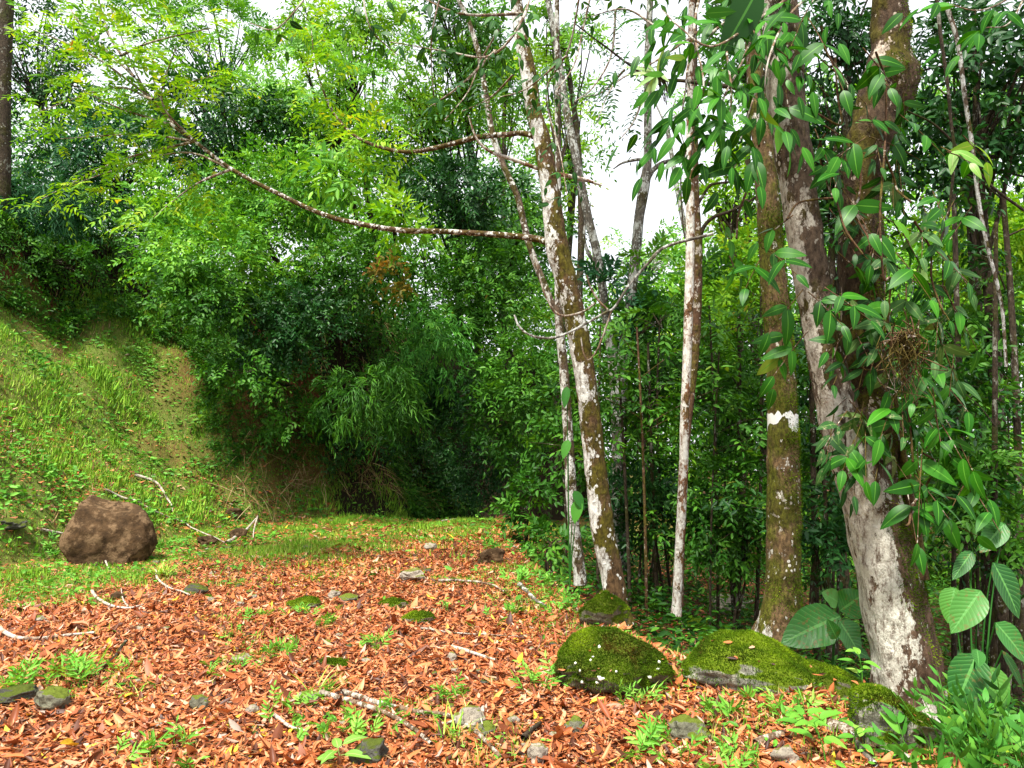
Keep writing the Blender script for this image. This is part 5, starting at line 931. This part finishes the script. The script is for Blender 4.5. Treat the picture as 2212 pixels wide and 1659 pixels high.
def seedling(x_, y_, hpx, leafL, leafW, n, label, mat='weed', D=None, T=T_NEAR, name='seedling', cat='seedling', tilt=.35, up=.5, stemw=.004, seed=None, st_col=None, spread=1.):
    b_ = gp(x_, y_) if D is None else at(x_, y_, D)
    rg = rngs(seed or int(x_ + y_)); h_ = hpx * b_[1] / FPX; t_ = thing(name, b_, label, cat); top = b_ + [rg.normal(0, .03), rg.normal(0, .03), h_]
    part('stem', [tube(np.array([b_, (b_ + top) / 2 + rg.normal(0, .01, 3), top]), [stemw, stemw * .8, stemw * .6], 6, 10)], M[st_col or mat], t_)
    a = np.arange(n) * 2.4 + rg.uniform(0, 6); fr = np.linspace(.45, 1, n) if n > 3 else np.ones(n)
    P_ = b_ + (top - b_) * fr[:, None]; A = np.stack([np.cos(a) * spread, np.sin(a) * spread, up + .2 * rg.normal(size=n)], -1); P2 = P_ + nrmz(A) * leafL * .25
    part('leaves', [leaves(P2, A, np.tile([[0, -.35, 1.]], (n, 1)) - A * [.4, .4, 0], leafL * rg.uniform(.75, 1.15, n), leafW, T, .45, .12, rg.random(n))], M[mat], t_)
    part('leaf_stalks', [tube(np.array([p, p2]), [.002, .0015], 4, 3) for p, p2 in zip(P_, P2)], M[mat], t_); return t_
seedling(740, 1660, 40, .11, .055, 5, 'bright broad leaved seedling at the bottom edge beside the mossy dark stone', 'lime')
seedling(267, 1215, 42, .11, .055, 5, 'seedling with bright leaves growing against the big boulder', 'weed')
seedling(1120 - 165, 1330 - 10, 22, .06, .025, 6, 'tiny star seedling beside the low moss covered stone', 'lime')
seedling(1745, 1610, 60, .10, .045, 7, 'leafy seedling at the lower right in front of the vine covered tree', 'weed')
seedling(1785, 1660, 90, .12, .05, 6, 'bigger leafy seedling left of the thick branch', 'weed')
seedling(1860, 1640, 55, .09, .04, 6, 'seedling right next to the thick branch', 'weed')
seedling(1030, 1245 - 90, 45, .10, .045, 6, 'broad leaved seedling on the right verge at the path end', 'weed')
seedling(430, 945, 45, .18, .08, 7, 'broad leaved plant on the spur edge near the dark bank', 'weed')
seedling(820, 1230 - 120 + 10, 20, .06, .03, 4, 'little seedling in the short grass of the path end', 'weed')
seedling(1600, 1350, 70, .15, .06, 7, 'leafy seedling behind the long mossy boulder', 'mid')
seedling(1530, 1330, 60, .13, .05, 8, 'leafy seedling at the foot of the slim pale tree', 'mid')
seedling(1860, 1500, 80, .10, .045, 7, 'leafy seedling hiding the front of the dark mossy boulder', 'weed', D=4.3)

# large leaved plants at the right
def bigplant(base, items, D, label, mat='broad', name='broad_leaved_plant', wob=0, T=T_NEAR):
    b_ = at(base[0], base[1], D); b_[2] = max(h1(b_[0], b_[1]), b_[2] - .3); t_ = thing(name, b_, label, 'plant'); st = []
    Ps, As, Ns, Ls, Ws = [], [], [], [], []
    for (x0, y0, x1, y1, wd, dd) in items:
        p = at(x0, y0, D + dd); q = at(x1, y1, D + dd - .05); Ps.append(p); As.append(q - p); Ns.append([(.5 if x1 > x0 else -.5) * .4, -.9, .55]); Ls.append(np.linalg.norm(q - p)); Ws.append(wd * D / FPX)
        st.append(tube(bez(b_, (b_ + p) / 2 + [0, .1, .1], p), [.007, .006, .005, .004, .004], 6, 12))
    part('stems', st, M['fern'], t_); part('leaves', [leaves(np.array(Ps), np.array(As), np.array(Ns), np.array(Ls), np.array(Ws), T, .12, .1, rngs(int(base[0])).random(len(Ps)), wob)], M[mat], t_); return t_
bigplant((2120, 1560), [(2145, 1215, 2215, 1335, 78, 0), (2118, 1275, 2058, 1365, 74, -.1), (2150, 1345, 2230, 1430, 70, -.1), (2062, 1268, 2050, 1345, 62, .1), (2110, 1412, 2066, 1530, 86, -.2), (2140, 1440, 2175, 1545, 70, -.1), (2110, 1402, 2118, 1440, 34, -.3), (2165, 1405, 2220, 1490, 26, 0), (2100, 1190, 2060, 1250, 40, .2), (2170, 1130, 2120, 1190, 60, .3), (2080, 1500, 2120, 1580, 60, -.2)], 4.0, 'tall plant with huge ribbed oval leaves at the lower right edge')
bigplant((1800, 1420), [(1815, 1330, 1690, 1385, 105, 0), (1815, 1320, 1870, 1280, 80, .1), (1812, 1340, 1865, 1415, 70, -.1), (1808, 1380, 1790, 1340, 34, -.2), (1840, 1400, 1880, 1420, 30, -.1), (1810, 1300, 1780, 1280, 50, .1)], 5.3, 'plant with very large rounded leaves between the mossy tree and vine covered tree', 'broad', wob=.05)
bigplant((1230, 1200), [(1225, 835, 1218, 880, 22, 0), (1228, 950, 1215, 990, 24, -.1), (1250, 1080, 1240, 1130, 30, -.1), (1240, 1060, 1262, 1100, 26, -.1)], 7.2, 'narrow leaved climber on the forked trunk', 'fern', 'trunk_climber')
for i, (x_, y_, h_, lb, D_) in enumerate([(2060, 1600, 120, 'leafy weed growing at the right foot of the vine covered tree', 3.7), (2130, 1640, 120, 'leafy green weed in the bottom right corner', 3.5), (2180, 1600, 130, 'leafy weed under the ribbed leaves at the right edge', 3.8), (2020, 1690, 60, 'leafy weed beside the small moss capped boulder', 3.5), (2200, 1680, 140, 'lowest leafy weed at the corner edge', 3.3), (2085, 1700, 120, 'leafy weed at the bottom edge near the corner', 3.3)]):
    b_ = at(x_, y_, D_); rg = rngs(700 + i); t_ = thing('leafy_weed', b_, lb, 'weed', 'leafy weeds in the lower right corner'); P_, D__, st = [], [], []
    for k_ in range(13):
        q0 = b_ + [rg.normal(0, .08), rg.normal(0, .08), -.15]; q2 = q0 + [rg.normal(0, .14), rg.normal(0, .12), .15 + h_ * D_ / FPX * rg.uniform(.5, 1.2)]; st.append(tube(bez(q0, (q0 + q2) / 2 + rg.normal(0, .03, 3), q2), [.003, .003, .002, .002, .001], 5, 8)); P_.append(q0 * .5 + q2 * .5); D__.append(q2 - q0 * .5 - q2 * .5)
    P_, D__ = np.array(P_), np.array(D__); part('stems', st, M['weed'], t_); part('leaves', [sprays(rg, P_, D__, np.tile([[0, -.6, .8]], (13, 1)) + .5 * rg.normal(size=(13, 3)), np.linalg.norm(D__, axis=1), 7, .065 + .02 * (i % 3), .024 + .01 * (i % 2), 60, .1, T_NEAR, .25, jit=.5)], M[['mid', 'fern', 'dark', 'fern', 'mid', 'fern'][i]], t_)
# a few big single leaves on the litter
m_red = leafmat('reddish_fallen_leaf', [(0, (.42, .17, .11)), (1, (.5, .24, .16))], .1, .5, .3, rib=(.3, .14, .08)); m_yel = leafmat('yellow_fallen_leaf', [(0, (.62, .36, .02)), (1, (.7, .45, .03))], .2)
for (x_, y_, L_, an, mt, lb, up_) in [(1322, 1500, .15, 95, m_red, 'pinkish dead leaf standing upright against the dotted mossy boulder', 2.5), (1300, 1545, .17, 20, m_red, 'large pink brown leaf lying flat below the dotted boulder', .15), (980, 1535, .13, 60, m_red, 'large flat pinkish leaf near the bottom centre', .15), (600, 1503, .12, 10, m_red, 'pinkish leaf lying lower left of centre', .1), (545, 1440, .08, 20, m_yel, 'small yellow leaf in the left litter', .2), (235, 1640, .13, 10, m_yel, 'yellow dead leaf at the lower left', .1), (540, 1553, .09, 15, m_yel, 'orange yellow leaf lying below the round grey stone', .1), (1155, 1525 + 40, .10, 5, m_yel, 'green yellow leaf lying at the bottom, right of centre', .1)]:
    p = gp(x_, y_); p[2] += .02; a = R(an); o = part('fallen_leaf', [leaves(np.array([p]), np.array([[math.cos(a), math.sin(a) * .6, up_]]), np.array([[0, -.5 if up_ > 1 else -.1, 1.]]), L_, L_ * .42, T_NEAR, .1, .15, np.array([.5]))], mt, None, tuple(p)); tag(o, lb, 'leaf')

# crowns of the big trees, unseen above the frame, added to darken the right side
rg = rngs(200)
for t_, c_, r_, mt, lf, cv in [(T7, (2.6, 7.6, 8.2), (2.4, 2.4, 1.4), 'mid', (.16, .06), 1.0), (T8, (2.6, 4.6, 6.6), (2.0, 1.8, 1.2), 'dark', (.16, .06), .9), (T2, (.1, 8.2, 8.6), (1.6, 1.6, 1.0), 'mid', (.14, .055), .8), (T6, (2.0, 8.2, 9.0), (1.4, 1.4, 1.0), 'mid', (.14, .055), .8), (T4, (1.6, 11., 10.5), (2.0, 1.8, 1.2), 'bright', (.16, .06), .7)]:
    lv, C_ = crown(rg, c_, r_, lf[0], lf[1], 'broad', cv, 7, T_FAR); part('crown', [lv], M[mt], t_); part('limbs', limbs(rg, np.array(c_) - [0, 0, r_[2]], C_, .05, 16), B['dark'], t_)
for e in EMP: del e['_b']
